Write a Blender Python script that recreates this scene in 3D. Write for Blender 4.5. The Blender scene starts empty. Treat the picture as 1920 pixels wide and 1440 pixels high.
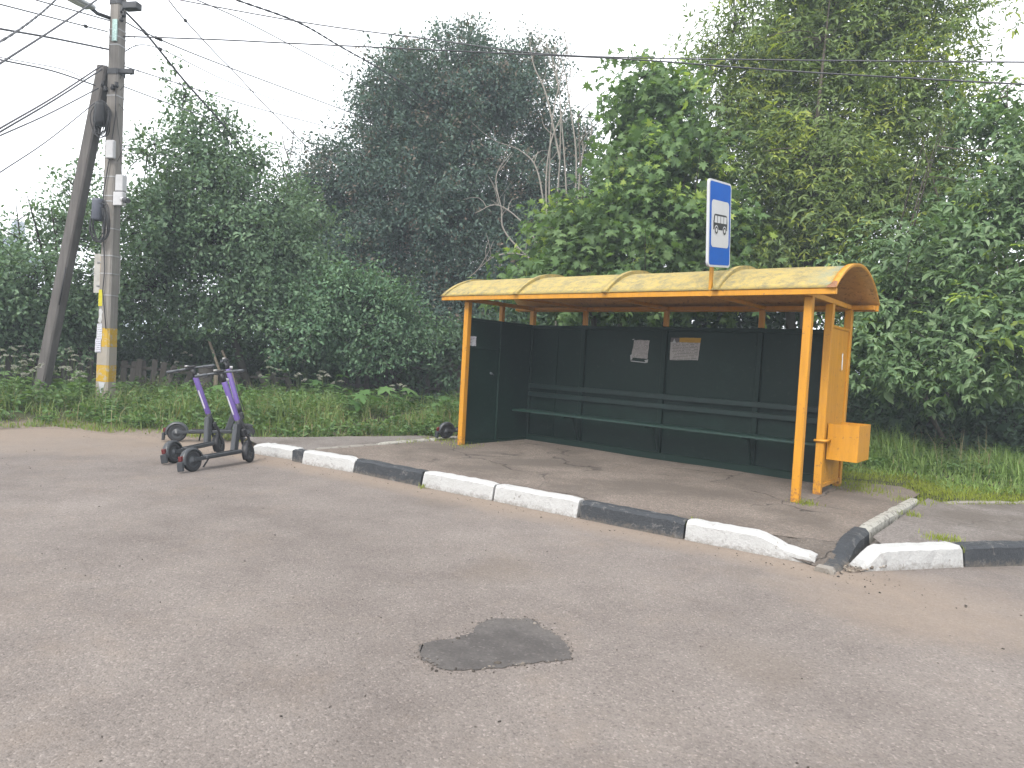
import bpy, bmesh, math, random
import numpy as np
from mathutils import Matrix, Vector
random.seed(7)
rng = np.random.default_rng(11)
scene = bpy.context.scene
COL = scene.collection

# ------------------------------------------------------------------ camera
cam_d = bpy.data.cameras.new('camera'); cam = bpy.data.objects.new('camera', cam_d); COL.objects.link(cam)
cam_d.sensor_width = 36.0; cam_d.lens = 36.0*1290.5/1920.0; cam_d.clip_start = 0.05; cam_d.clip_end = 3000
CR = Vector((0.7678113, 0.6383101, 0.0550089)); CU = Vector((-0.0658636, -0.0067638, 0.9978057)); CF = Vector((-0.6372816, 0.7697496, -0.0368481))
CAM = Vector((7.29884, -7.66682, 1.36835))
cam.matrix_world = Matrix(((CR.x, CU.x, -CF.x, CAM.x), (CR.y, CU.y, -CF.y, CAM.y), (CR.z, CU.z, -CF.z, CAM.z), (0, 0, 0, 1)))
scene.camera = cam

# ------------------------------------------------------------------ sky, sun, exposure (bright overcast)
world = bpy.data.worlds.new('World'); scene.world = world; world.use_nodes = True
wn = world.node_tree; wn.nodes.clear()
SUN_EL, SUN_AZ = math.radians(46), math.radians(165)      # azimuth clockwise from +Y
sky = wn.nodes.new('ShaderNodeTexSky'); sky.sky_type = 'NISHITA'; sky.sun_disc = False
sky.sun_elevation = SUN_EL; sky.sun_rotation = SUN_AZ; sky.air_density = 1.0; sky.dust_density = 4.0; sky.ozone_density = 1.0
hs = wn.nodes.new('ShaderNodeHueSaturation'); hs.inputs['Saturation'].default_value = 0.25
mx = wn.nodes.new('ShaderNodeMix'); mx.data_type = 'RGBA'; mx.inputs[0].default_value = 0.72
mx.inputs[7].default_value = (9.6, 9.85, 10.2, 1)          # the even white cloud layer over the sky
bg = wn.nodes.new('ShaderNodeBackground'); bg.inputs['Strength'].default_value = 0.10
wo = wn.nodes.new('ShaderNodeOutputWorld')
wn.links.new(sky.outputs[0], hs.inputs['Color']); wn.links.new(hs.outputs[0], mx.inputs[6])
wn.links.new(mx.outputs[2], bg.inputs['Color']); wn.links.new(bg.outputs[0], wo.inputs['Surface'])
sun_d = bpy.data.lights.new('sun', 'SUN'); sun_d.energy = 1.5; sun_d.angle = math.radians(20); sun_d.color = (1.0, 0.95, 0.88)
sun = bpy.data.objects.new('sun', sun_d); COL.objects.link(sun)
sdir = Vector((math.sin(SUN_AZ)*math.cos(SUN_EL), math.cos(SUN_AZ)*math.cos(SUN_EL), math.sin(SUN_EL)))
sun.rotation_euler = (-sdir).to_track_quat('-Z', 'Y').to_euler()
scene.view_settings.view_transform = 'Standard'; scene.view_settings.look = 'None'
scene.view_settings.gamma = 1.0; scene.view_settings.use_curve_mapping = False
scene.view_settings.exposure = 1.55
scene.render.engine = 'CYCLES'
scene.cycles.max_bounces = 5; scene.cycles.diffuse_bounces = 3; scene.cycles.transmission_bounces = 3; scene.cycles.glossy_bounces = 2; scene.cycles.use_light_tree = False
scene.cycles.volume_bounces = 0; scene.cycles.adaptive_threshold = 0.015; scene.cycles.sample_clamp_indirect = 6

# ------------------------------------------------------------------ helpers
def tag(o, label=None, cat=None, group=None, kind=None):
    if label: o['label'] = label
    if cat: o['category'] = cat
    if group: o['group'] = group
    if kind: o['kind'] = kind
    return o
def empty(name, loc=(0, 0, 0), rz=0.0):
    o = bpy.data.objects.new(name, None); COL.objects.link(o); o.location = loc; o.rotation_euler = (0, 0, rz)
    o.empty_display_size = 0.2
    return o
def link(name, me, mats, parent=None):
    o = bpy.data.objects.new(name, me); COL.objects.link(o)
    if mats is not None:
        for m in (mats if isinstance(mats, (list, tuple)) else [mats]): me.materials.append(m)
    if parent is not None: o.parent = parent
    return o
def np_mesh(name, V, F, smooth=False, midx=None):
    """V (n,3), F (m,k) index array"""
    V = np.asarray(V, np.float32).reshape(-1, 3); F = np.asarray(F, np.int32)
    me = bpy.data.meshes.new(name); m, k = F.shape
    me.vertices.add(len(V)); me.vertices.foreach_set('co', V.ravel())
    me.loops.add(m*k); me.loops.foreach_set('vertex_index', F.ravel())
    me.polygons.add(m); me.polygons.foreach_set('loop_start', np.arange(m, dtype=np.int32)*k)
    if smooth: me.polygons.foreach_set('use_smooth', np.ones(m, bool))
    if midx is not None: me.polygons.foreach_set('material_index', np.asarray(midx, np.int32))
    me.update(calc_edges=True); return me
class MB:
    """collects shapes for ONE mesh"""
    def __init__(s): s.bm = bmesh.new()
    def box(s, x0, x1, y0, y1, z0, z1, bev=0.0, M=None, mi=0):
        c = [(x, y, z) for z in (z0, z1) for y in (y0, y1) for x in (x0, x1)]
        v = [s.bm.verts.new(p) for p in c]
        fs = [s.bm.faces.new([v[i] for i in q]) for q in ((0, 2, 3, 1), (4, 5, 7, 6), (0, 1, 5, 4), (2, 6, 7, 3), (0, 4, 6, 2), (1, 3, 7, 5))]
        for f in fs: f.material_index = mi
        if bev > 0:
            es = list({e for f in fs for e in f.edges})
            r = bmesh.ops.bevel(s.bm, geom=es, offset=bev, segments=1, affect='EDGES', profile=.5)
            v = list({vv for f in r['faces'] for vv in f.verts} | {vv for vv in v if vv.is_valid})
            for f in r['faces']: f.material_index = mi
        if M is not None: bmesh.ops.transform(s.bm, matrix=M, verts=[q for q in v if q.is_valid])
        return s
    def beam(s, p, q, w, h, bev=0.0, up=(0, 0, 1), mi=0):
        p, q = Vector(p), Vector(q); d = (q-p); L = d.length; d.normalize(); u = Vector(up)
        if abs(d.dot(u)) > .98: u = Vector((0, 1, 0))
        sd = d.cross(u).normalized(); u = sd.cross(d).normalized()
        M = Matrix(((d.x, sd.x, u.x, p.x), (d.y, sd.y, u.y, p.y), (d.z, sd.z, u.z, p.z), (0, 0, 0, 1)))
        return s.box(0, L, -w/2, w/2, -h/2, h/2, bev, M, mi)
    def tube(s, pts, r, n=8, cap=True, mi=0):
        pts = [Vector(p) for p in pts]; R = r if isinstance(r, (list, tuple)) else [r]*len(pts); rings = []
        ref = None
        for i, p in enumerate(pts):
            d = (pts[min(i+1, len(pts)-1)]-pts[max(i-1, 0)])
            d = d.normalized() if d.length > 1e-9 else Vector((0, 0, 1))
            if ref is None: ref = Vector((1, 0, 0)) if abs(d.x) < .8 else Vector((0, 1, 0))
            a = (ref-d*ref.dot(d)).normalized(); b = d.cross(a); ref = a
            rings.append([s.bm.verts.new(p+(a*math.cos(t)+b*math.sin(t))*R[i]) for t in [2*math.pi*k/n for k in range(n)]])
        for A, B in zip(rings, rings[1:]):
            for k in range(n):
                f = s.bm.faces.new((A[k], A[(k+1) % n], B[(k+1) % n], B[k])); f.smooth = True; f.material_index = mi
        if cap:
            for ring in (rings[0][::-1], rings[-1]):
                f = s.bm.faces.new(ring); f.material_index = mi
        return s
    def lathe(s, prof, n=20, M=None, mi=0, axis='Z'):
        """prof: list of (radius, height) closed ring profile round the axis"""
        rings = []
        for r, h in prof:
            ring = []
            for k in range(n):
                t = 2*math.pi*k/n
                p = Vector((r*math.cos(t), r*math.sin(t), h)) if axis == 'Z' else Vector((r*math.cos(t), h, r*math.sin(t)))
                ring.append(s.bm.verts.new(M @ p if M is not None else p))
            rings.append(ring)
        for A, B in zip(rings, rings[1:]):
            for k in range(n):
                f = s.bm.faces.new((A[k], A[(k+1) % n], B[(k+1) % n], B[k])); f.smooth = True; f.material_index = mi
        for ring in (rings[0][::-1], rings[-1]):
            if prof[0] != prof[-1]:
                try: s.bm.faces.new(ring).material_index = mi
                except Exception: pass
        return s
    def poly(s, pts, mi=0):
        f = s.bm.faces.new([s.bm.verts.new(p) for p in pts]); f.material_index = mi; return s
    def slab(s, pts2, z0, z1, mi=0, M=None):
        """prism from an outline in the xy plane"""
        lo = [s.bm.verts.new((x, y, z0)) for x, y in pts2]; hi = [s.bm.verts.new((x, y, z1)) for x, y in pts2]
        fs = [s.bm.faces.new(lo[::-1]), s.bm.faces.new(hi)]
        n = len(lo)
        for k in range(n): fs.append(s.bm.faces.new((lo[k], lo[(k+1) % n], hi[(k+1) % n], hi[k])))
        for f in fs: f.material_index = mi
        if M is not None: bmesh.ops.transform(s.bm, matrix=M, verts=lo+hi)
        return s
    def build(s, name, mats, parent=None, normals=True):
        if normals: bmesh.ops.recalc_face_normals(s.bm, faces=s.bm.faces)
        me = bpy.data.meshes.new(name); s.bm.to_mesh(me); s.bm.free()
        return link(name, me, mats, parent)
def copy_tree(o, parent=None):
    c = o.copy(); COL.objects.link(c); c.parent = parent
    for ch in list(o.children): copy_tree(ch, c)
    return c
def sm(x, a, b):
    t = np.clip((x-a)/(b-a), 0, 1); return t*t*(3-2*t)
def unit(v): return v/np.maximum(np.linalg.norm(v, axis=-1, keepdims=True), 1e-9)

# ------------------------------------------------------------------ materials
MATS = {}
class NT:
    def __init__(s, name):
        s.m = bpy.data.materials.new(name); s.m.use_nodes = True; s.t = s.m.node_tree; s.t.nodes.clear()
        s.out = s.t.nodes.new('ShaderNodeOutputMaterial'); MATS[name] = s.m
        s.b = None
    def n(s, typ, **kw):
        nd = s.t.nodes.new(typ)
        for k, v in kw.items(): setattr(nd, k, v)
        return nd
    def l(s, a, b): s.t.links.new(a, b)
    def obj(s): return s.n('ShaderNodeTexCoord').outputs['Object']
    def geo(s): return s.n('ShaderNodeNewGeometry').outputs['Position']
    def noise(s, vec, scale, detail=4, rough=.6, dist=0.0):
        nd = s.n('ShaderNodeTexNoise'); nd.inputs['Scale'].default_value = scale; nd.inputs['Detail'].default_value = detail
        nd.inputs['Roughness'].default_value = rough; nd.inputs['Distortion'].default_value = dist; s.l(vec, nd.inputs['Vector']); return nd.outputs['Fac']
    def noisec(s, vec, scale, detail=3):
        nd = s.n('ShaderNodeTexNoise'); nd.inputs['Scale'].default_value = scale; nd.inputs['Detail'].default_value = detail
        s.l(vec, nd.inputs['Vector']); return nd.outputs['Color']
    def vor(s, vec, scale, feat='F1', out='Distance', rand=1.0):
        nd = s.n('ShaderNodeTexVoronoi', feature=feat); nd.inputs['Scale'].default_value = scale; nd.inputs['Randomness'].default_value = rand
        s.l(vec, nd.inputs['Vector']); return nd.outputs[out]
    def ramp(s, fac, stops):
        nd = s.n('ShaderNodeValToRGB'); cr = nd.color_ramp
        while len(cr.elements) < len(stops): cr.elements.new(.5)
        for e, (p, c) in zip(cr.elements, stops):
            e.position = p; e.color = (c, c, c, 1) if isinstance(c, (int, float)) else (*c, 1)
        s.l(fac, nd.inputs['Fac']); return nd.outputs['Color']
    def mix(s, fac, a, b, bt='MIX'):
        nd = s.n('ShaderNodeMix', data_type='RGBA', blend_type=bt)
        for i, v in ((0, fac), (6, a), (7, b)):
            if hasattr(v, 'is_linked'): s.l(v, nd.inputs[i])
            elif i == 0: nd.inputs[0].default_value = v
            else: nd.inputs[i].default_value = (*v, 1) if isinstance(v, (tuple, list)) else (v, v, v, 1)
        return nd.outputs[2]
    def math(s, op, a, b=0.0, c=None, clamp=False):
        nd = s.n('ShaderNodeMath', operation=op, use_clamp=clamp)
        for i, v in enumerate((a, b) if c is None else (a, b, c)):
            if hasattr(v, 'is_linked'): s.l(v, nd.inputs[i])
            else: nd.inputs[i].default_value = v
        return nd.outputs[0]
    def bump(s, h, strength, dist=0.01, prev=None):
        nd = s.n('ShaderNodeBump'); nd.inputs['Strength'].default_value = strength; nd.inputs['Distance'].default_value = dist
        s.l(h, nd.inputs['Height'])
        if prev is not None: s.l(prev, nd.inputs['Normal'])
        return nd.outputs['Normal']
    def warp(s, vec, scale, amt):
        c = s.noisec(vec, scale); a = s.n('ShaderNodeVectorMath', operation='SUBTRACT'); s.l(c, a.inputs[0]); a.inputs[1].default_value = (.5, .5, .5)
        b = s.n('ShaderNodeVectorMath', operation='SCALE'); s.l(a.outputs[0], b.inputs[0]); b.inputs['Scale'].default_value = amt
        d = s.n('ShaderNodeVectorMath', operation='ADD'); s.l(vec, d.inputs[0]); s.l(b.outputs[0], d.inputs[1]); return d.outputs[0]
    def done(s, col, rough=.8, normal=None, spec=.3, metal=0.0):
        b = s.n('ShaderNodeBsdfPrincipled')
        for k, v in (('Base Color', col), ('Roughness', rough), ('Metallic', metal), ('Specular IOR Level', spec)):
            if hasattr(v, 'is_linked'): s.l(v, b.inputs[k])
            else: b.inputs[k].default_value = (*v, 1) if isinstance(v, (tuple, list)) else v
        if normal is not None: s.l(normal, b.inputs['Normal'])
        s.l(b.outputs[0], s.out.inputs['Surface']); return s.m

def plain(name, col, rough=.6, var=.12, scale=8, metal=0.0, spec=.35, bump=.15, bscale=60):
    t = NT(name); v = t.obj(); a = t.noise(v, scale, 5, .65)
    k = t.ramp(a, [(.3, 1-var), (.7, 1+var)])
    c = t.mix(1.0, col, k, 'MULTIPLY')
    return t.done(c, rough, t.bump(t.noise(v, bscale, 3), bump, .004), spec, metal)

def mat_road():
    t = NT('asphalt_worn'); v = t.geo()
    big = t.noise(v, .35, 5, .6); mid = t.noise(v, 2.2, 5, .65); fine = t.noise(v, 60, 3, .7)
    base = t.ramp(t.math('ADD', t.math('MULTIPLY', big, .55), t.math('MULTIPLY', mid, .45)), [(.38, (.113, .097, .089)), (.5, (.137, .119, .109)), (.62, (.160, .140, .128))])
    # stones of the aggregate
    vc = t.n('ShaderNodeTexVoronoi'); vc.inputs['Scale'].default_value = 105; t.l(t.warp(v, 40, .01), vc.inputs['Vector'])
    sp = t.n('ShaderNodeSeparateColor'); t.l(vc.outputs['Color'], sp.inputs[0])
    stone = t.ramp(sp.outputs[0], [(.0, .70), (.10, .90), (.55, 1.0), (.90, 1.07), (.985, 1.4)])
    base = t.mix(1.0, base, stone, 'MULTIPLY')
    pit = t.ramp(t.noise(v, 34, 4, .75), [(.28, .60), (.42, 1.0)])
    base = t.mix(1.0, base, pit, 'MULTIPLY')
    base = t.mix(1.0, base, t.ramp(fine, [(.25, .82), (.75, 1.16)]), 'MULTIPLY')
    # sandy dust: drifts in patches, along the kerb foot and near the verge
    sx = t.n('ShaderNodeSeparateXYZ'); t.l(v, sx.inputs[0]); X, Y = sx.outputs[0], sx.outputs[1]
    dk = t.math('ABSOLUTE', t.math('SUBTRACT', t.math('SUBTRACT', Y, t.math('MULTIPLY', X, .104)), -2.68))
    kerb = t.math('SUBTRACT', 1.0, t.math('DIVIDE', dk, .42), clamp=True)
    kerb = t.math('MULTIPLY', kerb, t.math('DIVIDE', t.math('SUBTRACT', 6.6, X), 1.2, clamp=True))
    dl = t.math('ADD', t.math('MULTIPLY', X, -.78), t.math('MULTIPLY', Y, .62))     # grows towards the verge at the left
    verge = t.math('DIVIDE', t.math('SUBTRACT', dl, -1.9), 3.0, clamp=True)
    dx = t.math('SUBTRACT', X, 6.5); dy = t.math('SUBTRACT', Y, -2.3)
    cor = t.math('SUBTRACT', 1.0, t.math('DIVIDE', t.math('SQRT', t.math('ADD', t.math('MULTIPLY', dx, dx), t.math('MULTIPLY', dy, dy))), 1.1), clamp=True)
    n2 = t.noise(v, 1.3, 6, .68); n3 = t.noise(v, 5.0, 5, .7)
    sand = t.math('ADD', t.math('MULTIPLY', verge, 1.15), t.math('ADD', t.math('MULTIPLY', kerb, 1.25), t.math('MULTIPLY', cor, 1.15)))
    sand = t.math('ADD', t.math('MULTIPLY', sand, .55), t.math('SUBTRACT', t.math('ADD', t.math('MULTIPLY', n2, .75), t.math('MULTIPLY', n3, .45)), .60))
    sand = t.ramp(sand, [(.02, 0.0), (.30, .45), (.62, .88)])
    sandc = t.mix(t.noise(v, 9, 5), (.205, .163, .130), (.168, .135, .109))
    sandc = t.mix(1.0, sandc, t.ramp(t.noise(v, 70, 3, .7), [(.3, .82), (.7, 1.12)]), 'MULTIPLY')
    col = t.mix(sand, base, sandc)
    # scattered brown stains
    st = t.ramp(t.noise(t.warp(v, 3, .15), .9, 2, .4), [(.62, 0.0), (.72, .28)])
    col = t.mix(st, col, (0.1063, 0.08504, 0.06693))
    # hairline cracks
    e = t.vor(t.warp(v, 1.2, .9), .33, 'DISTANCE_TO_EDGE'); cr = t.ramp(e, [(.0, 1.0), (.006, 0.0)])
    cr = t.math('MULTIPLY', cr, t.ramp(t.noise(v, .5, 2), [(.62, 0.0), (.72, .35)]))
    col = t.mix(cr, col, (0.07087, 0.06299, 0.05512))
    h = t.math('ADD', t.math('MULTIPLY', vc.outputs['Distance'], -.9), t.math('ADD', t.math('MULTIPLY', pit, .7), t.math('MULTIPLY', fine, .35)))
    h = t.math('SUBTRACT', h, t.math('MULTIPLY', cr, 1.5))
    hb = t.bump(mid, .25, .06); nm = t.bump(h, .6, .005, hb)
    return t.done(col, .93, nm, .18)
def mat_platform(name, c0, c1, crack=.9, sc=1.0):
    t = NT(name); v = t.geo()
    n1 = t.noise(v, 1.1*sc, 6, .65); n2 = t.noise(v, 7, 5, .7)
    col = t.mix(t.ramp(t.math('ADD', t.math('MULTIPLY', n1, .7), t.math('MULTIPLY', n2, .3)), [(.36, 0.0), (.64, 1.0)]), c0, c1)
    vc = t.n('ShaderNodeTexVoronoi'); vc.inputs['Scale'].default_value = 80; t.l(v, vc.inputs['Vector'])
    sp = t.n('ShaderNodeSeparateColor'); t.l(vc.outputs['Color'], sp.inputs[0])
    col = t.mix(1.0, col, t.ramp(sp.outputs[0], [(.0, .7), (.3, .95), (.8, 1.08), (.97, 1.5)]), 'MULTIPLY')
    dirt = t.ramp(t.noise(t.warp(v, 2, .3), .8, 5, .6), [(.45, 0.0), (.60, .70)])
    col = t.mix(dirt, col, (0.07717, 0.06457, 0.05512))
    e = t.vor(t.warp(v, 1.6, .7), .62, 'DISTANCE_TO_EDGE'); cr = t.ramp(e, [(.0, 1.0), (.010, 0.0)])
    cr = t.math('MULTIPLY', cr, t.ramp(t.noise(v, .8, 3), [(.42, 0.0), (.55, crack)]))
    col = t.mix(cr, col, (0.02756, 0.02441, 0.02126))
    lit = t.ramp(t.vor(t.warp(v, 5, .2), 3.1, 'F1'), [(.0, 1.0), (.035, 0.0)])       # dropped bits
    col = t.mix(lit, col, (0.2835, 0.2677, 0.2441))
    h = t.math('SUBTRACT', t.math('ADD', n2, t.math('MULTIPLY', vc.outputs['Distance'], -.8)), t.math('MULTIPLY', cr, 2.0))
    return t.done(col, .92, t.bump(h, .7, .008), .2)
def mat_patch():
    t = NT('asphalt_patch'); v = t.geo()
    col = t.mix(t.ramp(t.noise(v, 3.5, 5, .7), [(.4, 0.0), (.6, 1.0)]), (.056, .051, .049), (.083, .076, .072))
    vc = t.n('ShaderNodeTexVoronoi'); vc.inputs['Scale'].default_value = 90; t.l(v, vc.inputs['Vector'])
    sp = t.n('ShaderNodeSeparateColor'); t.l(vc.outputs['Color'], sp.inputs[0])
    col = t.mix(1.0, col, t.ramp(sp.outputs[0], [(.0, .85), (.95, 1.05), (.99, 1.45)]), 'MULTIPLY')
    col = t.mix(t.ramp(t.noise(v, 6, 4), [(.62, 0.0), (.75, .5)]), col, (0.03937, 0.03622, 0.03465))
    return t.done(col, .85, t.bump(t.noise(v, 60, 4), .5, .004), .25)
def mat_paint_kerb(name, c0, c1, chip, chipamt, rough=.7):
    t = NT(name); v = t.geo()
    col = t.mix(t.noise(v, 5, 6, .7), c0, c1)
    col = t.mix(t.ramp(t.noise(t.warp(v, 9, .08), 14, 6, .75), [(.575-chipamt, 0.0), (.625-chipamt, 1.0)]), col, chip) if chipamt > -.2 else col
    sx = t.n('ShaderNodeSeparateXYZ'); t.l(v, sx.inputs[0])
    splash = t.math('ADD', t.math('MULTIPLY', t.math('SUBTRACT', -.05, sx.outputs[2]), 8.0), t.math('MULTIPLY', t.math('SUBTRACT', t.noise(v, 24, 5, .8), .5), 2.2))
    col = t.mix(t.ramp(splash, [(.15, 0.0), (.85, .8)]), col, (0.1339, 0.1142, 0.09291))       # dried mud spatter low on the stone
    scuff = t.ramp(t.noise(t.warp(v, 4, .25), 7, 5, .8), [(.56, 0.0), (.66, .55)])
    col = t.mix(scuff, col, (0.1732, 0.1654, 0.1575))
    return t.done(col, rough, t.bump(t.math('ADD', t.noise(v, 26, 6, .8), t.math('MULTIPLY', t.noise(v, 9, 3), .8)), .8, .018), .25)
def mat_yellow(name, c0, c1, wear=.0, base_rust=True):
    t = NT(name); v = t.geo()
    col = t.mix(t.noise(v, 2.4, 6, .65), c0, c1)
    streak = t.n('ShaderNodeMapping'); streak.inputs['Scale'].default_value = (9, 9, .8); t.l(v, streak.inputs[0])
    col = t.mix(1.0, col, t.ramp(t.noise(streak.outputs[0], 2.0, 5, .7), [(.3, .80), (.7, 1.10)]), 'MULTIPLY')
    chip = t.ramp(t.noise(t.warp(v, 12, .06), 17, 5, .75), [(.595-wear, 0.0), (.63-wear, .85)])
    col = t.mix(chip, col, t.mix(t.noise(v, 40, 3), (0.1339, 0.05906, 0.01969), (0.2362, 0.1181, 0.03937)))
    if base_rust:
        sx = t.n('ShaderNodeSeparateXYZ'); t.l(v, sx.inputs[0])
        low = t.math('ADD', t.math('MULTIPLY', t.math('SUBTRACT', .26, sx.outputs[2]), 2.6), t.math('MULTIPLY', t.math('SUBTRACT', t.noise(v, 26, 5, .8), .5), 4.5))
        col = t.mix(t.ramp(low, [(.45, 0.0), (.85, .9)]), col, (0.1575, 0.06693, 0.02756))
    h = t.math('ADD', t.noise(v, 26, 5, .7), t.math('MULTIPLY', t.noise(v, 5, 3), .7))
    return t.done(col, .48, t.bump(h, .28, .008), .4)
def mat_rooftop():
    t = NT('roof_sheet_weathered'); v = t.geo()
    col = t.mix(t.noise(v, 2.0, 6, .7), (.290, .215, .058), (.345, .265, .090))
    sp = t.ramp(t.noise(t.warp(v, 10, .1), 15, 6, .8), [(.44, 0.0), (.60, .9)])
    col = t.mix(sp, col, (.225, .190, .088))
    sp2 = t.ramp(t.noise(v, 6.5, 6, .85), [(.46, 0.0), (.62, .75)])
    col = t.mix(sp2, col, (0.1181, 0.1102, 0.07244))
    sx = t.n('ShaderNodeSeparateXYZ'); t.l(v, sx.inputs[0])
    blue = t.math('MULTIPLY', t.ramp(t.noise(t.warp(v, 5, .2), 3.4, 4, .7), [(.46, 0.0), (.56, .85)]), t.math('DIVIDE', t.math('SUBTRACT', sx.outputs[0], 4.95), .3, clamp=True))
    col = t.mix(blue, col, (0.1339, 0.1693, 0.1457))                                          # old blue-green paint showing near the end
    return t.done(col, .75, t.bump(t.noise(v, 40, 5, .75), .5, .006), .25)
def mat_green():
    t = NT('green_paint'); v = t.geo()
    col = t.mix(t.noise(v, 1.6, 6, .7), (.0005, .0085, .0052), (.0015, .0150, .0095))
    col = t.mix(t.ramp(t.noise(t.warp(v, 7, .1), 10, 5, .75), [(.60, 0.0), (.66, .30)]), col, (.03, .042, .036))
    col = t.mix(t.ramp(t.noise(t.warp(v, 2, .4), 2.2, 5, .7), [(.52, 0.0), (.72, .5)]), col, (.006, .024, .018))      # faded patches
    sx = t.n('ShaderNodeSeparateXYZ'); t.l(v, sx.inputs[0])
    low = t.math('ADD', t.math('MULTIPLY', t.math('SUBTRACT', .06, sx.outputs[2]), 5.0), t.math('MULTIPLY', t.math('SUBTRACT', t.noise(v, 16, 5, .8), .5), 2.0))
    col = t.mix(t.ramp(low, [(.5, 0.0), (.9, .7)]), col, (.10, .09, .075))           # dust splashed on the foot of the sheet
    return t.done(col, .55, t.bump(t.noise(v, 14, 4), .22, .012), .22)
def mat_concrete(name='pole_concrete', c0=(.150, .139, .127), c1=(.215, .200, .184)):
    t = NT(name); v = t.geo()
    col = t.mix(t.noise(v, 3, 6, .7), c0, c1)
    st = t.n('ShaderNodeMapping'); st.inputs['Scale'].default_value = (14, 14, .7); t.l(v, st.inputs[0])
    col = t.mix(1.0, col, t.ramp(t.noise(st.outputs[0], 1.5, 5, .7), [(.3, .72), (.7, 1.12)]), 'MULTIPLY')
    col = t.mix(t.ramp(t.noise(v, 24, 5, .8), [(.62, 0.0), (.70, .5)]), col, (0.1024, 0.09449, 0.08661))
    return t.done(col, .9, t.bump(t.noise(v, 40, 5, .75), .5, .008), .2)
def mat_wood(name, c0, c1):
    t = NT(name); v = t.obj(); mp = t.n('ShaderNodeMapping'); mp.inputs['Scale'].default_value = (22, 22, 1.6); t.l(v, mp.inputs[0])
    col = t.mix(t.noise(mp.outputs[0], 1.6, 6, .7, .6), c0, c1)
    col = t.mix(1.0, col, t.ramp(t.n('ShaderNodeObjectInfo').outputs['Random'], [(0, .72), (1, 1.22)]), 'MULTIPLY')
    return t.done(col, .9, t.bump(t.noise(mp.outputs[0], 3, 4), .5, .01), .15)
def mat_bark(name, c0, c1):
    t = NT(name); v = t.geo(); mp = t.n('ShaderNodeMapping'); mp.inputs['Scale'].default_value = (10, 10, 2.5); t.l(v, mp.inputs[0])
    n = t.noise(mp.outputs[0], 2.5, 6, .75)
    return t.done(t.mix(n, c0, c1), .92, t.bump(n, .7, .03), .15)
def mat_leaf(name, c0, c1, c2, trans=.35, rough=.62, odd=None, oddp=.04):
    t = NT(name); r = t.n('ShaderNodeNewGeometry').outputs['Random Per Island']; v = t.geo()
    stops = [(.0, c0), (.5, c1), (1.0, c2)]
    col = t.ramp(r, stops)
    col = t.mix(1.0, col, t.ramp(t.noise(v, .9, 3, .6), [(.3, .78), (.7, 1.2)]), 'MULTIPLY')
    if odd:
        r2 = t.math('FRACT', t.math('MULTIPLY', r, 91.7)); col = t.mix(t.math('LESS_THAN', r2, oddp), col, odd)
    d = t.n('ShaderNodeBsdfPrincipled'); t.l(col, d.inputs['Base Color']); d.inputs['Roughness'].default_value = rough; d.inputs['Specular IOR Level'].default_value = .22
    tr = t.n('ShaderNodeBsdfTranslucent'); t.l(t.mix(1.0, col, (1.25, 1.35, .55), 'MULTIPLY'), tr.inputs['Color'])
    m = t.n('ShaderNodeMixShader'); m.inputs[0].default_value = trans; t.l(d.outputs[0], m.inputs[1]); t.l(tr.outputs[0], m.inputs[2])
    t.l(m.outputs[0], t.out.inputs['Surface']); return t.m
def mat_ground():
    t = NT('verge_soil'); v = t.geo()
    col = t.mix(t.noise(v, 1.2, 6, .7), (0.03543, 0.04094, 0.0189), (0.05512, 0.05512, 0.02835))
    sx = t.n('ShaderNodeSeparateXYZ'); t.l(v, sx.inputs[0])
    sandy = t.ramp(t.math('ADD', t.math('MULTIPLY', t.math('SUBTRACT', -.02, sx.outputs[2]), 9.0), t.math('SUBTRACT', t.noise(v, 4, 5, .7), .5)), [(.0, 0.0), (.45, 1.0)])
    col = t.mix(sandy, col, t.mix(t.noise(v, 8, 5), (0.185, 0.1528, 0.126), (0.1457, 0.1197, 0.09843)))
    col = t.mix(1.0, col, t.ramp(t.noise(v, 45, 4, .75), [(.3, .72), (.7, 1.18)]), 'MULTIPLY')
    return t.done(col, .95, t.bump(t.noise(v, 30, 5, .75), .7, .02), .1)

mat_road(); mat_patch(); mat_ground()
mat_platform('platform_asphalt', (0.1122, 0.0922, 0.0786), (0.1436, 0.1205, 0.1036))
mat_platform('crumbled_asphalt', (0.05906, 0.05039, 0.04409), (0.1063, 0.09055, 0.07874), .9, 3.0)
mat_platform('pavement_asphalt', (0.1299, 0.1157, 0.1071), (0.1535, 0.1378, 0.1283), .3, .7)
mat_paint_kerb('kerb_white', (0.3386, 0.3386, 0.3346), (0.3858, 0.3858, 0.3819), (0.2205, 0.2087, 0.1929), -.035)
mat_paint_kerb('kerb_black', (0.02362, 0.02677, 0.0315), (0.04094, 0.04409, 0.04961), (0.1024, 0.09843, 0.09449), -.05)
mat_paint_kerb('kerb_worn_white', (0.2598, 0.252, 0.2244), (0.315, 0.3071, 0.2756), (0.1496, 0.1378, 0.122), .05)
mat_paint_kerb('kerb_bare', (0.1732, 0.1575, 0.1417), (0.2283, 0.2126, 0.189), (0.126, 0.1102, 0.09449), .02, .9)
mat_yellow('yellow_paint', (.43, .188, .010), (.375, .155, .008), .0)
mat_yellow('yellow_paint_fresh', (.445, .203, .009), (.39, .170, .008), -.02)
mat_yellow('roof_underside', (0.5197, 0.2835, 0.09055), (0.4567, 0.2441, 0.07087), .01, False)
mat_rooftop(); mat_green(); mat_concrete(); mat_concrete('brace_concrete', (0.06693, 0.06142, 0.05906), (0.1102, 0.1024, 0.09843))
mat_wood('grey_wood', (.052, .046, .041), (.105, .095, .086)); mat_wood('pale_wood', (.19, .155, .115), (.29, .245, .19))
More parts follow.
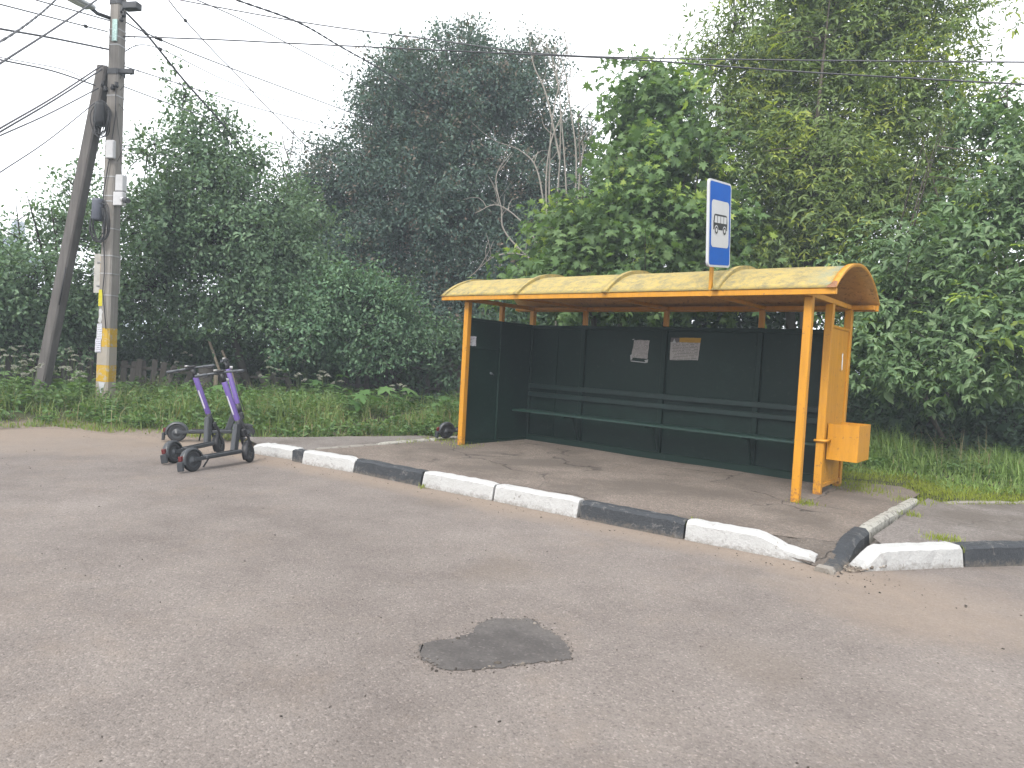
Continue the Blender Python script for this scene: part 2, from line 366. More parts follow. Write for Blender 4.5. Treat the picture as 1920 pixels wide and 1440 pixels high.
mat_bark('bark_dark', (.028, .024, .020), (.075, .066, .056)); mat_bark('bark_grey', (.16, .145, .125), (.30, .28, .25)); mat_bark('bark_brown', (.05, .042, .034), (.12, .105, .085))

# ------------------------------------------------------------------ measured layout, world metres
APPLE_LOBES=[(-7.78,-0.97,3.84,1.31,1.08,1.00),(-7.63,0.46,3.97,1.46,1.21,1.00),(-7.24,1.14,2.95,1.18,1.12,1.00),(-7.93,-0.12,5.01,0.95,0.72,0.90),(-8.62,-0.89,2.45,1.01,0.95,1.00),(-7.54,1.61,4.61,0.70,1.02,0.80),(-7.08,0.42,2.32,1.19,0.83,1.00),(-8.02,-0.30,6.15,0.40,0.89,0.40),(-8.29,-1.40,5.26,0.45,0.28,0.50),(-7.64,0.45,5.65,0.54,0.36,0.45),(-8.19,-0.66,6.83,0.16,0.49,1.00),(-7.85,0.06,6.35,0.21,0.60,0.60),(-8.20,-0.68,6.07,0.30,0.47,0.50),(-7.55,0.60,5.68,0.36,0.27,0.50),(-6.55,1.31,1.98,0.73,0.73,0.90),(-8.11,-0.48,5.71,0.59,0.41,0.40)]
LEFT_LOBES=[(-9.12,-3.26,2.25,0.91,0.80,1.00),(-9.85,-2.20,3.43,0.70,0.70,0.80),(-9.88,-2.28,4.63,0.29,0.32,0.50),(-9.18,-3.50,1.48,0.85,0.64,1.00),(-9.73,-1.84,2.19,0.95,0.95,1.00),(-9.45,-2.58,1.54,0.90,0.62,1.00),(-9.33,-4.15,1.94,0.93,0.93,1.00),(-10.28,-3.80,3.08,0.66,0.55,0.70),(-9.89,-2.31,4.11,0.46,0.46,0.50)]
DARK_LOBES=[(-10.03,4.20,3.74,1.17,1.40,0.90),(-10.28,4.36,5.57,0.87,1.18,0.85),(-9.49,4.94,3.50,1.26,1.42,0.90),(-10.33,3.75,4.15,0.69,1.08,0.80),(-4.87,10.06,5.96,0.99,1.48,0.80),(-9.77,4.91,4.30,1.11,1.27,0.80),(-10.55,3.96,6.37,0.50,0.70,0.40),(-8.34,7.81,9.74,2.01,1.42,0.80),(-9.32,6.75,8.69,1.99,1.58,0.90),(-7.10,8.96,9.45,1.85,1.51,0.80),(-9.60,5.63,6.80,1.53,1.45,0.90),(-8.00,7.44,6.71,2.63,2.13,0.90),(-6.47,9.49,6.83,1.86,2.03,0.80),(-8.93,6.44,4.81,2.12,1.80,0.90),(-7.31,8.11,4.16,2.32,1.82,0.85),(-5.85,9.97,4.86,1.52,1.86,0.80),(-10.13,4.92,5.43,0.80,0.96,0.80),(-5.67,10.11,8.21,0.92,1.18,0.55),(-8.27,6.43,2.53,2.09,1.28,0.90),(-10.15,5.73,8.93,0.74,0.74,0.35),(-8.16,7.99,11.24,1.17,0.58,0.30),(-10.76,4.90,7.26,0.65,0.73,0.40),(-6.05,8.54,2.55,2.11,1.30,0.90),(-9.48,6.56,10.45,0.83,0.66,0.30),(-6.52,9.45,10.82,1.01,0.75,0.35)]
HEDGE_LOBES=[(-5.62,1.77,2.50,0.90,0.84,1.00),(-5.26,2.72,2.22,0.74,0.99,1.00),(-5.77,1.21,1.74,0.82,0.70,1.00),(-5.24,2.27,1.58,1.09,0.55,0.90),(-5.09,3.24,1.89,0.50,0.76,0.80)]
MAPLE_LOBES=[(-0.10,4.80,6.67,0.60,0.77,0.80),(0.52,5.15,6.82,0.49,0.81,0.80),(0.09,4.33,5.23,0.80,0.74,0.90),(0.84,5.09,5.52,0.85,0.85,0.90),(0.09,3.87,3.88,0.98,0.83,1.00),(1.06,4.42,4.01,0.92,0.82,1.00),(-0.56,3.67,3.58,0.74,0.85,1.00),(-1.01,3.85,4.50,0.44,0.65,0.70),(1.64,5.14,4.19,0.72,0.93,1.00),(-0.00,4.86,7.47,0.24,0.38,0.50),(-0.63,4.48,7.04,0.15,0.38,0.40),(-0.06,3.65,2.83,1.14,0.52,1.00),(1.50,4.53,3.09,1.11,0.61,1.00),(-1.25,3.17,2.74,0.53,0.48,0.80)]
WILLOW_LOBES=[(2.15,6.95,8.23,1.22,1.00,0.90),(3.32,7.31,7.76,1.29,1.07,0.90),(1.54,6.72,6.96,0.90,1.07,0.90),(3.18,6.76,6.04,1.37,1.16,1.00),(4.20,7.52,8.25,0.94,0.62,0.80),(4.49,7.07,6.31,0.95,0.90,0.90),(2.56,6.35,4.97,1.27,1.06,1.00),(3.91,6.54,4.47,1.21,0.90,1.00),(4.83,6.93,4.95,0.74,0.74,0.90),(5.05,7.67,8.38,0.70,0.30,0.50),(5.16,7.18,7.00,0.49,0.27,0.40),(2.82,7.17,9.74,1.73,1.19,0.90),(1.15,6.56,8.55,0.57,0.57,0.60),(2.33,6.06,3.78,1.16,0.74,1.00),(0.68,6.35,8.02,0.40,0.46,0.50),(5.15,6.77,3.64,0.87,0.58,0.90)]
ASH_LOBES=[(6.15,6.19,5.58,0.48,0.52,0.90),(6.34,5.70,4.16,0.75,0.75,1.00),(5.60,5.12,3.45,0.71,0.59,0.90),(5.02,4.52,2.64,0.67,0.50,0.90),(6.12,4.68,2.56,0.79,0.63,1.00),(4.81,4.48,1.96,0.47,0.47,0.90),(5.62,4.21,1.89,0.71,0.40,1.00),(6.39,4.30,1.84,0.61,0.42,1.00),(4.52,4.93,3.22,0.40,0.35,0.60),(6.86,4.73,2.64,0.76,0.83,1.00),(6.75,5.72,4.86,0.65,1.06,1.00),(6.03,6.18,6.29,0.26,0.26,0.50),(4.39,5.00,2.43,0.36,0.45,0.80),(5.09,4.54,1.56,0.59,0.29,0.80)]
THICKET_BACK=[(-4.43,7.28,2.31,1.32,1.03,0.80),(-2.48,7.45,2.62,1.38,0.83,0.90),(-0.96,8.33,2.70,1.36,0.81,0.90),(0.79,9.12,2.90,1.32,0.92,0.90),(1.91,9.51,3.45,1.16,1.03,0.90),(-5.05,5.43,1.48,1.53,0.97,0.90)]
THICKET_RIGHT=[(4.36,6.53,0.47,0.70,0.45,1.00),(5.21,6.68,0.44,0.67,0.38,1.00),(6.06,6.78,0.59,0.65,0.42,1.00),(6.72,6.82,0.71,0.63,0.45,1.00),(4.67,7.61,0.99,0.83,0.63,1.00),(5.70,7.75,1.12,0.80,0.60,1.00),(3.78,8.97,1.48,0.93,1.05,0.90),(5.00,9.18,0.88,1.01,0.90,0.90),(6.08,9.29,0.97,0.97,0.86,0.90),(3.67,7.92,0.45,0.67,0.56,0.90),(6.91,9.33,1.25,0.93,1.03,0.90),(4.30,9.07,2.66,1.03,0.91,0.80)]
THICKET_LEFT=[(-9.23,1.70,0.75,0.96,0.48,0.90),(-10.32,0.69,0.81,0.96,0.48,0.90),(-11.35,-0.45,0.86,0.95,0.47,0.90),(-8.05,2.66,0.70,0.96,0.55,0.90),(-6.69,3.66,0.59,0.96,0.55,0.90),(-5.25,4.53,0.69,0.81,0.67,0.90),(-10.43,1.58,1.40,1.28,0.71,0.80),(-11.09,0.21,1.31,1.10,0.62,0.80),(-8.77,2.47,1.22,1.12,0.70,0.90),(-7.83,3.83,1.02,1.15,0.65,0.90),(-6.74,5.14,0.97,1.17,0.73,0.90),(-11.60,-1.11,1.23,1.06,0.53,0.80),(-11.98,-2.35,1.02,1.02,0.51,0.80)]
WIRES={'THICK':[(-5.12,-1.21,7.67),(-5.42,0.28,7.94),(-6.17,1.86,8.23),(-7.06,4.00,8.55),(-7.90,6.09,8.69)],
'B1':[(-6.82,-2.59,7.77),(-4.15,-0.52,7.30),(-2.14,0.98,7.05),(-0.54,1.94,6.79),(1.17,2.65,6.57),(3.54,3.52,6.30),(6.38,4.10,5.83),(7.65,4.13,5.55)],
'B2':[(-6.81,-2.57,6.91),(-5.28,-1.53,6.87),(-4.23,-0.45,6.95),(-0.66,2.10,6.85),(1.07,2.82,6.62),(3.49,3.71,6.20),(6.39,4.20,5.56),(7.67,4.23,5.21)],
'C':[(-6.79,-2.53,7.43),(-6.92,-2.03,7.18),(-7.12,-1.21,6.64),(-7.41,-0.19,6.08),(-7.58,0.56,5.55)],
'D':[(-6.80,-2.55,7.23),(-6.81,-2.02,7.15),(-7.52,-0.42,7.39),(-8.17,3.36,7.67),(-8.46,4.65,7.78)],
'E':[(-6.80,-2.56,6.58),(-6.80,-1.98,6.95),(-7.42,-0.22,7.05),(-8.34,2.21,7.34),(-8.97,3.96,7.52)],
'F':[(-6.81,-2.58,6.40),(-7.36,-1.26,6.62),(-7.98,0.86,6.89),(-8.56,3.67,7.27)],
'G':[(-6.81,-2.57,6.04),(-7.31,-1.15,6.13),(-7.70,0.34,6.19),(-7.90,1.98,6.09)],
'H':[(-5.62,-2.27,7.45),(-5.97,-1.81,7.36),(-6.63,-0.87,7.24),(-6.89,-0.27,7.08),(-7.44,0.81,6.80),(-7.76,2.19,6.25)],
'I':[(-5.48,-1.95,7.53),(-6.42,-0.44,7.99),(-7.11,1.36,8.22),(-8.03,3.55,8.53),(-8.69,5.16,8.70)],
'J':[(-6.61,-3.56,7.17),(-5.25,-4.26,6.16),(-3.41,-5.15,4.98),(-1.58,-6.21,3.76)],
'K':[(-6.89,-2.80,7.58),(-5.67,-3.93,6.20),(-4.38,-4.92,5.01),(-3.04,-5.82,3.89)],
'L2':[(-3.99,-5.48,5.80),(-5.75,-4.21,6.58),(-6.28,-3.53,6.85),(-6.86,-2.70,7.15)],
'M':[(-3.99,-5.47,5.60),(-4.87,-4.82,5.99),(-6.26,-3.45,6.64),(-6.86,-2.73,6.94)],
'N':[(-4.01,-5.57,5.25),(-4.87,-4.81,5.65),(-5.86,-3.87,6.13),(-6.86,-2.70,6.63)],
'O':[(-4.01,-5.56,4.90),(-4.87,-4.80,5.22),(-5.86,-3.86,5.61),(-6.92,-2.89,5.93)],
'O2':[(-4.50,-5.47,5.09),(-5.36,-4.69,5.41),(-6.11,-3.63,5.77),(-6.78,-3.09,5.92)],
'P1':[(-6.89,-2.79,6.32),(-5.67,-3.90,5.14),(-4.38,-4.90,4.14),(-3.31,-5.66,3.37)],
'P2':[(-6.89,-2.79,6.25),(-5.67,-3.90,5.09),(-4.38,-4.90,4.09),(-3.31,-5.66,3.32)],
'Q':[(-6.90,-2.84,5.89),(-5.68,-3.96,4.86),(-4.38,-4.90,4.04),(-3.31,-5.66,3.38)],
'R':[(-6.92,-2.88,5.62),(-5.68,-3.95,4.45),(-4.37,-4.88,3.55),(-3.31,-5.65,2.81)]}
UMBELS=[(-6.78,-4.18,0.93),(-7.23,-3.94,1.05),(-6.71,-3.92,0.84),(-6.18,-3.88,0.77),(-8.16,-3.56,1.08),(-8.03,-3.09,1.21),(-7.48,-3.01,1.08),(-6.98,-3.06,0.97),(-7.15,-3.63,0.96),(-6.25,-4.15,0.76),(-6.47,-3.13,0.68),(-7.37,-2.66,0.89),(-6.60,-3.20,0.90),(-6.07,-3.51,0.79),(-8.13,-0.53,1.09),(-5.14,-0.22,0.92),(-5.04,-0.05,0.88),(-5.98,0.33,1.11),(-6.20,0.92,1.19),(-5.98,1.25,1.17),(-4.58,0.64,0.88),(-4.84,0.26,0.81),(-4.77,0.90,0.79),(-3.24,1.54,0.71),(-2.84,1.40,0.64),(-4.77,1.24,0.68)]
DEAD_STEMS=[[(-2.76,6.04,2.90),(-2.87,5.96,4.71),(-2.87,5.96,6.52),(-2.98,5.87,8.06),(-3.40,5.54,9.18)],
[(-2.68,6.09,2.90),(-2.67,6.10,4.98),(-2.84,5.98,6.91),(-3.07,5.81,8.56),(-3.46,5.50,9.30)],
[(-2.91,5.92,2.89),(-3.04,5.83,5.61),(-3.06,5.82,7.16),(-2.91,5.93,8.44),(-2.79,6.01,9.31)],
[(-2.66,6.24,2.92),(-2.58,6.29,5.92),(-2.76,6.16,7.46),(-3.03,5.96,8.74),(-3.55,5.55,8.97)],
[(-2.75,5.92,2.89),(-3.02,5.72,5.20),(-3.00,5.73,6.61),(-2.67,5.98,7.90),(-2.86,5.84,9.29)],
[(-2.97,5.88,4.06),(-3.25,5.66,5.86),(-3.58,5.39,6.41),(-4.08,4.96,6.63)],
[(-2.88,5.70,3.64),(-3.27,5.39,4.51),(-3.84,4.91,5.05),(-4.26,4.53,4.82)],
[(-3.02,5.59,3.37),(-3.30,5.37,3.87),(-3.84,4.91,3.83),(-4.29,4.49,3.28)],
[(-2.88,5.83,3.40),(-3.73,5.14,4.37),(-3.86,5.03,5.01),(-3.98,4.92,5.77),(-3.72,5.15,6.37)],
[(-2.46,6.25,4.48),(-2.44,6.27,6.28),(-2.26,6.39,7.06),(-2.56,6.18,7.69)],
[(-2.86,5.96,6.27),(-3.19,5.71,7.79),(-3.47,5.48,8.54),(-3.61,5.37,9.42)]]
BARE_STEMS=[[(-7.82,2.10,2.56),(-7.97,1.87,4.64),(-8.03,1.78,5.92),(-8.06,1.72,7.01)],
[(-7.97,1.87,4.64),(-7.89,1.99,5.70),(-7.84,2.07,6.62)],
[(-8.00,1.82,5.28),(-8.12,1.61,6.02),(-8.20,1.49,6.52)],
[(-8.02,1.78,5.66),(-7.98,1.85,6.32),(-7.97,1.87,6.91)],
[(-7.97,1.86,4.90),(-8.15,1.58,5.50),(-8.25,1.41,5.80)],
[(-8.02,1.79,5.92),(-8.10,1.65,6.42),(-8.12,1.62,6.82)]]
PATCH=[(4.836,-5.308),(4.781,-5.234),(4.803,-5.146),(4.839,-5.081),(4.853,-5.000),(4.856,-4.928),(4.804,-4.843),(4.792,-4.767),(4.814,-4.696),(4.874,-4.620),(4.938,-4.559),(4.999,-4.553),(5.065,-4.600),(5.151,-4.606),(5.216,-4.632),(5.292,-4.669),(5.365,-4.741),(5.421,-4.823),(5.373,-4.897),(5.324,-4.968),(5.283,-5.049),(5.235,-5.158),(5.160,-5.254),(5.096,-5.339),(5.046,-5.364),(4.991,-5.347),(4.942,-5.356),(4.884,-5.339)]

# ------------------------------------------------------------------ terrain
ROAD_Z = -0.12
VERGE = np.array([(-300, -180), (-9.5, -13), (-6.4, -7.4), (-5.15, -4.75), (-5.1, -3.95), (-4.05, -3.5), (-3.5, -2.95), (-2.3, -2.28), (-1.75, -1.85), (-1.42, -.6), (-1.0, .25), (-.75, .7), (-.62, 2.0),
                  (2.0, 2.05), (5.0, 2.15), (5.6, 2.5), (5.98, 1.82), (6.2, 1.56), (6.9, 2.55), (10.5, 7.5), (60, 76), (300, 330), (300, 600), (-300, 600)], float)
def poly_sd(x, y, P):
    """signed distance, positive inside"""
    best = np.full(x.shape, 1e9); inside = np.zeros(x.shape, bool); n = len(P)
    for i in range(n):
        ax, ay = P[i]; bx, by = P[(i+1) % n]; dx, dy = bx-ax, by-ay
        t = np.clip(((x-ax)*dx+(y-ay)*dy)/(dx*dx+dy*dy), 0, 1)
        best = np.minimum(best, np.hypot(x-ax-t*dx, y-ay-t*dy))
        c = ((ay > y) != (by > y)); xi = ax+(y-ay)*dx/(dy if abs(dy) > 1e-12 else 1e-12)
        inside ^= c & (x < xi)
    return np.where(inside, best, -best)
_wv = [(rng.uniform(.3, 5.5), rng.uniform(0, 6.28), rng.uniform(0, 6.28)) for _ in range(14)]
def wob(x, y):
    s = 0
    for k, a, p in _wv: s = s+np.sin(k*(x*math.cos(a)+y*math.sin(a))+p)/(1+.6*k)
    return s*.25
def height(x, y):
    x = np.asarray(x, float); y = np.asarray(y, float)
    d = poly_sd(x, y, VERGE); w = wob(x, y)
    left = sm(-x, -1.5, 1.0)                                # the left verge lies at road level at its rim, the right one at pavement level
    rim = -.10+.125*(1-left)
    h = np.where(d > 0, rim+sm(d, -.1, 1.2)*(.13)+sm(d, 1, 9)*.10*left+w*.04, -.19+sm(d, -.35, 0)*(rim+.17))
    return h
def axis_steps(lo, hi, fine, far, grow=1.25):
    a = list(np.arange(lo, hi+1e-6, fine)); s = fine
    while a[-1] < far: s *= grow; a.append(a[-1]+s)
    s = fine
    while a[0] > -far: s *= grow; a.insert(0, a[0]-s)
    return np.array(a)
gx = axis_steps(-16, 12, .16, 500); gy = axis_steps(-9, 14, .16, 500)
GX, GY = np.meshgrid(gx, gy); GZ = height(GX, GY)
nx_, ny_ = len(gx), len(gy); idx = np.arange(nx_*ny_).reshape(ny_, nx_)
F = np.stack([idx[:-1, :-1], idx[:-1, 1:], idx[1:, 1:], idx[1:, :-1]], -1).reshape(-1, 4)
tag(link('ground', np_mesh('ground', np.stack([GX, GY, GZ], -1), F, True), MATS['verge_soil']), kind='structure')
def sheet(name, pts, z, mat):
    m = MB(); m.poly([(x, y, z) for x, y in pts]); return tag(m.build(name, mat), kind='structure')
sheet('road', [(-200, -200), (200, -200), (200, 60), (-200, 60)], ROAD_Z, MATS['asphalt_worn'])
def grid_sheet(name, P, z, mat, step=.12, amp=.012, skirt=.14):
    """uneven pavement: outline filled by a grid of points, drop at the rim hidden behind the kerbs"""
    P = np.array(P, float); bm = bmesh.new()
    f = bm.faces.new([bm.verts.new((x, y, 0)) for x, y in P])
    x0, y0 = P.min(0); x1, y1 = P.max(0)
    for k in np.arange(x0+step, x1, step): bmesh.ops.bisect_plane(bm, geom=bm.verts[:]+bm.edges[:]+bm.faces[:], plane_co=(k, 0, 0), plane_no=(1, 0, 0))
    for k in np.arange(y0+step, y1, step): bmesh.ops.bisect_plane(bm, geom=bm.verts[:]+bm.edges[:]+bm.faces[:], plane_co=(0, k, 0), plane_no=(0, 1, 0))
    for v in bm.verts:
        v.co.z = z+amp*float(wob(np.array(v.co.x*1.7+3), np.array(v.co.y*1.7)))
    bmesh.ops.recalc_face_normals(bm, faces=bm.faces)
    for f in bm.faces:
        f.smooth = True
        if f.normal.z < 0: f.normal_flip()
    me = bpy.data.meshes.new(name); bm.to_mesh(me); bm.free()
    return tag(link(name, me, mat), kind='structure')
grid_sheet('bus_stop_platform', [(-.55, -2.50), (4.95, -1.93), (5.25, -1.80), (5.55, -1.70), (5.86, -1.50), (5.86, 2.4), (-.55, 2.4)], 0.0, MATS['platform_asphalt'], .2)
bm_ = MB(); A_ = [(4.90, -1.93, .0), (5.25, -1.79, .001), (5.55, -1.69, .001), (5.87, -1.48, .001)]; M_ = [(4.9, -1.98, .0), (5.27, -1.90, -.022), (5.58, -1.84, -.04), (5.87, -1.72, -.045)]; B_ = [(4.9, -2.04, .0), (5.3, -2.02, -.04), (5.6, -2.0, -.09), (5.88, -2.02, -.125)]
for U_, W_ in ((A_, M_), (M_, B_)):
    for k in range(3): bm_.poly([U_[k], U_[k+1], W_[k+1], W_[k]])
bmesh.ops.remove_doubles(bm_.bm, verts=bm_.bm.verts, dist=.001); bmesh.ops.subdivide_edges(bm_.bm, edges=bm_.bm.edges, cuts=4, use_grid_fill=True)
for v_ in bm_.bm.verts: v_.co.z += rng.normal(0, .005)
tag(bm_.build('worn_platform_corner', MATS['crumbled_asphalt']), kind='structure')
grid_sheet('footpath', [(-1.32, -2.60), (-.64, -2.50), (-.64, .6), (-1.2, .3), (-1.9, -1.4), (-2.3, -2.3), (-1.6, -2.5)], -0.015, MATS['pavement_asphalt'], .2)
grid_sheet('pavement', [(5.98, -1.05), (6.22, -1.50), (6.78, -.72), (14, 9.1), (11.6, 10.4), (6.19, 1.52), (5.98, 1.9)], -0.005, MATS['pavement_asphalt'], .3, .008)

# asphalt patch in the road
def rough_outline(P, sub=5, amp=.012):
    Q = []
    for i in range(len(P)):
        a, b = np.array(P[i]), np.array(P[(i+1) % len(P)])
        for k in range(sub): Q.append(a+(b-a)*k/sub+rng.normal(0, amp, 2))
    return Q
m = MB(); m.poly([(x, y, ROAD_Z+.004) for x, y in rough_outline(PATCH, 7, .006)])
tag(m.build('asphalt_patch', MATS['asphalt_patch']), kind='structure')

# ------------------------------------------------------------------ kerbs: every stone a piece of its own
def kerb_stone(parent, p0, p1, width, z0, z1, mat, label=None, cham=.022, prof=None, n=12, tilt=0.0, seed=0, name='kerb_stone', sink=None):
    """stone from p0 to p1 along its front bottom edge; body lies to the left of the direction p0>p1"""
    r = np.random.default_rng(seed); p0 = np.array(p0, float); p1 = np.array(p1, float); d = p1-p0; L = np.hypot(*d); d /= L; nrm = np.array([-d[1], d[0]])
    rings = []; V = []
    for i in range(n+1):
        t = i/n; top = z1 if prof is None else z0+(z1-z0)*prof(t)
        e = min(i, n-i); end = .014 if e == 0 else 0.0
        j = lambda s=.0018: r.normal(0, s)
        top += j(.003); c = min(cham, (top-z0)*.4)
        sec = [(0.0, z0-.05), (.004+j(), z0+.02), (.012+j()+end, top-c-end), (.012+c+j()+end, top-end*.7), (width-c*.7+j(), top-end*.7+tilt), (width+j(), top-c+tilt), (width, z0-.05)]
        q = p0+d*(t*L)
        if e == 0: q = q+d*(.004 if i == 0 else -.004)
        V += [(q[0]+nrm[0]*u, q[1]+nrm[1]*u, z) for u, z in sec]
    k = 7; bm = bmesh.new(); vs = [bm.verts.new(v) for v in V]
    for i in range(n):
        for s in range(k-1): bm.faces.new((vs[i*k+s], vs[(i+1)*k+s], vs[(i+1)*k+s+1], vs[i*k+s+1]))
    bm.faces.new(vs[:k]); bm.faces.new(vs[n*k:][::-1])
    bmesh.ops.recalc_face_normals(bm, faces=bm.faces)
    me = bpy.data.meshes.new(name); bm.to_mesh(me); bm.free()
    o = link(name, me, MATS[mat], parent)
    if label: o['label'] = label
    return o
KT = .052
kerb = tag(empty('kerb', (2.5, -2.3, ROAD_Z)), 'row of black and white painted kerb stones in front of the yellow bus shelter', 'kerb')
kp = lambda o: setattr(o, 'matrix_parent_inverse', o.parent.matrix_world.inverted())
bpy.context.view_layer.update()
def kst(parent, *a, **k):
    o = kerb_stone(parent, *a, **k); o.matrix_parent_inverse = Matrix.Translation(-parent.location); return o
kst(kerb, (-1.38, -2.70), (-.57, -2.525), .17, -.13, .035, 'kerb_white', 'white painted kerb stone beside the scooters', seed=1, prof=lambda t: .72+.28*min(1, t*5), n=14, cham=.035)
kst(kerb, (-.30, -2.61), (.55, -2.455), .15, -.13, KT, 'kerb_white', seed=2, prof=lambda t: 1-.12*max(0, (t-.93)/.07))
kst(kerb, (.56, -2.45), (1.66, -2.375), .15, -.13, KT-.004, 'kerb_black', seed=3)
kst(kerb, (1.68, -2.372), (2.655, -2.285), .15, -.13, KT+.004, 'kerb_white', seed=4)
kst(kerb, (2.672, -2.28), (3.665, -2.20), .15, -.13, KT+.004, 'kerb_white', seed=5)
kst(kerb, (3.69, -2.198), (4.715, -2.105), .15, -.13, KT-.002, 'kerb_black', seed=6, cham=.03)
kst(kerb, (4.727, -2.104), (5.775, -1.985), .16, -.13, KT+.002, 'kerb_white', 'white painted kerb stone with a broken worn down end', seed=7, cham=.03, n=18,
    prof=lambda t: 1 if t < .56 else 1-.20*min(1, (t-.56)/.14)-(.22*min(1, max(0, (t-.70)/.08)))-.14*max(0, (t-.80)/.2))
sk = tag(empty('kerb', (5.87, -.5, 0)), 'low side kerb, black at the road end and worn white behind, right of the shelter', 'kerb')
kst(sk, (5.985, -2.06), (5.935, -.86), .16, -.17, .030, 'kerb_black', 'sloping black end of the side kerb', seed=8, cham=.035, n=22, prof=lambda t: .36+.64*(lambda s: s*s*(3-2*s))(min(1, t/.62)))
kst(sk, (5.925, -.85), (5.94, .22), .115, -.12, .032, 'kerb_worn_white', seed=10)
kst(sk, (5.94, .23), (5.975, 1.36), .115, -.12, .034, 'kerb_worn_white', seed=11)
kst(sk, (5.965, -2.15), (5.965, -2.055), .15, -.17, -.075, 'kerb_bare', 'bare concrete toe of the side kerb', seed=12, n=4)
lk = tag(empty('kerb', (-.6, -1, 0)), 'flush side kerb at the left end of the bus stop platform', 'kerb')
kst(lk, (-.33, -2.57), (-.35, -2.42), .21, -.13, .030, 'kerb_black', seed=13, n=4)
kst(lk, (-.42, -2.41), (-.545, -2.20), .12, -.13, .010, 'kerb_bare', seed=19, n=4)
kst(lk, (-.545, -2.19), (-.55, -1.15), .10, -.13, .016, 'kerb_bare', seed=14)
kst(lk, (-.55, -1.14), (-.56, -.10), .10, -.13, .026, 'kerb_worn_white', seed=15)
kst(lk, (-.56, -.09), (-.62, .85), .10, -.13, .028, 'kerb_worn_white', seed=16)
rk = tag(empty('kerb', (6.6, -1, ROAD_Z)), 'black and white kerb running off right past the side kerb', 'kerb')
kst(rk, (6.09, -1.87), (6.655, -1.02), .16, -.14, KT+.004, 'kerb_white', 'white painted kerb stone with a broken curved end by the gravel hole', seed=17, n=18, cham=.028, prof=lambda t: .10+.90*min(1, max(0, t/.20))**.7)
q0 = np.array([6.665, -1.005]); dr = np.array([.585, .811])
for i in range(6):
    a = q0+dr*(1.02*i); b = a+dr*1.0
    kst(rk, a, b, .16, -.14, KT, ('kerb_black', 'kerb_white')[i % 2], seed=20+i)
gk = tag(empty('kerb', (6.6, 2, 0)), 'narrow concrete edging between the right pavement and the grass', 'kerb')
q0 = np.array([6.205, 1.475]); dr = np.array([.585, .811])
for i in range(6):
    a = q0+dr*(1.01*i); kst(gk, a, a+dr, .08, -.12, .022, 'kerb_bare', seed=40+i, n=6, cham=.012, name='edging_stone')

# gravel lying in the hole between the kerbs, and loose stones
def pebbles(name, pts, size, mat, label, cat):
    ico = bmesh.new(); bmesh.ops.create_icosphere(ico, subdivisions=1, radius=1.0)
    bv = np.array([v.co[:] for v in ico.verts]); bf = np.array([[v.index for v in f.verts] for f in ico.faces]); ico.free()
    n = len(pts); s = size*rng.lognormal(0, .45, n)
    V = bv[None]*rng.uniform(.6, 1.25, (n, len(bv), 1))*s[:, None, None]*np.stack([np.ones(n), rng.uniform(.6, 1, n), rng.uniform(.35, .8, n)], -1)[:, None, :]
    a = rng.uniform(0, 6.28, n); c_, s_ = np.cos(a)[:, None], np.sin(a)[:, None]
    V = np.stack([V[..., 0]*c_-V[..., 1]*s_, V[..., 0]*s_+V[..., 1]*c_, V[..., 2]], -1)+np.asarray(pts)[:, None, :]
    Fp = (bf[None]+np.arange(n)[:, None, None]*len(bv)).reshape(-1, 3)
    o = link(name, np_mesh(name, V, Fp), mat); return tag(o, label, cat, kind='stuff')
t = NT('pebble_mix'); r_ = t.n('ShaderNodeNewGeometry').outputs['Random Per Island']
t.done(t.ramp(r_, [(0, (0.03937, 0.03543, 0.0315)), (.35, (0.126, 0.1063, 0.08661)), (.7, (0.2047, 0.1693, 0.1299)), (1, (0.2835, 0.2598, 0.2283))]), .9)
t = NT('dark_bits'); r_ = t.n('ShaderNodeNewGeometry').outputs['Random Per Island']
t.done(t.ramp(r_, [(0, (0.02756, 0.02362, 0.02047)), (.7, (0.07874, 0.06693, 0.05669)), (1, (0.1969, 0.1732, 0.1496))]), .9)
m = MB(); m.poly([(5.985, -1.98, -.1165), (6.06, -1.93, -.1165), (6.13, -1.80, -.10)]); m.poly([(5.985, -1.98, -.1165), (6.13, -1.80, -.10), (6.30, -1.46, -.085), (5.985, -.96, -.08)]); tag(m.build('gravel_hollow', MATS['verge_soil']), kind='structure')
P = [(x, y, -.085-.028*max(0, min(1, (-1.6-y)/.4))+rng.uniform(-.006, .012)) for x, y in zip(rng.uniform(5.97, 6.28, 900), rng.uniform(-2.2, -.95, 900)) if (x-6.0) < (y+2.02)*.62 and (x-6.0) < (-y-.9)*.75]
pebbles('gravel', P, .008, MATS['pebble_mix'], 'brown gravel lying in the broken hollow between the kerbs', 'gravel')
P = []
for _ in range(850):
    x = rng.uniform(-4.5, 7.2); y = x*.104-2.66-abs(rng.normal(0, .16)) if rng.random() < .45 else rng.uniform(-7.2, -2.8)
    if rng.random() < .08: x, y = 6.25+rng.normal(0, .3), -2.15+rng.normal(0, .22)
    if x < -1.2 and y > -2.8: y -= .6
    P.append((x, y, ROAD_Z+.003))
for (x, y) in rough_outline(PATCH, 9, .022): P.append((x, y, ROAD_Z+.003))
pebbles('road_grit', P, .0042, MATS['dark_bits'], 'loose dark stones and grit scattered over the asphalt', 'grit')

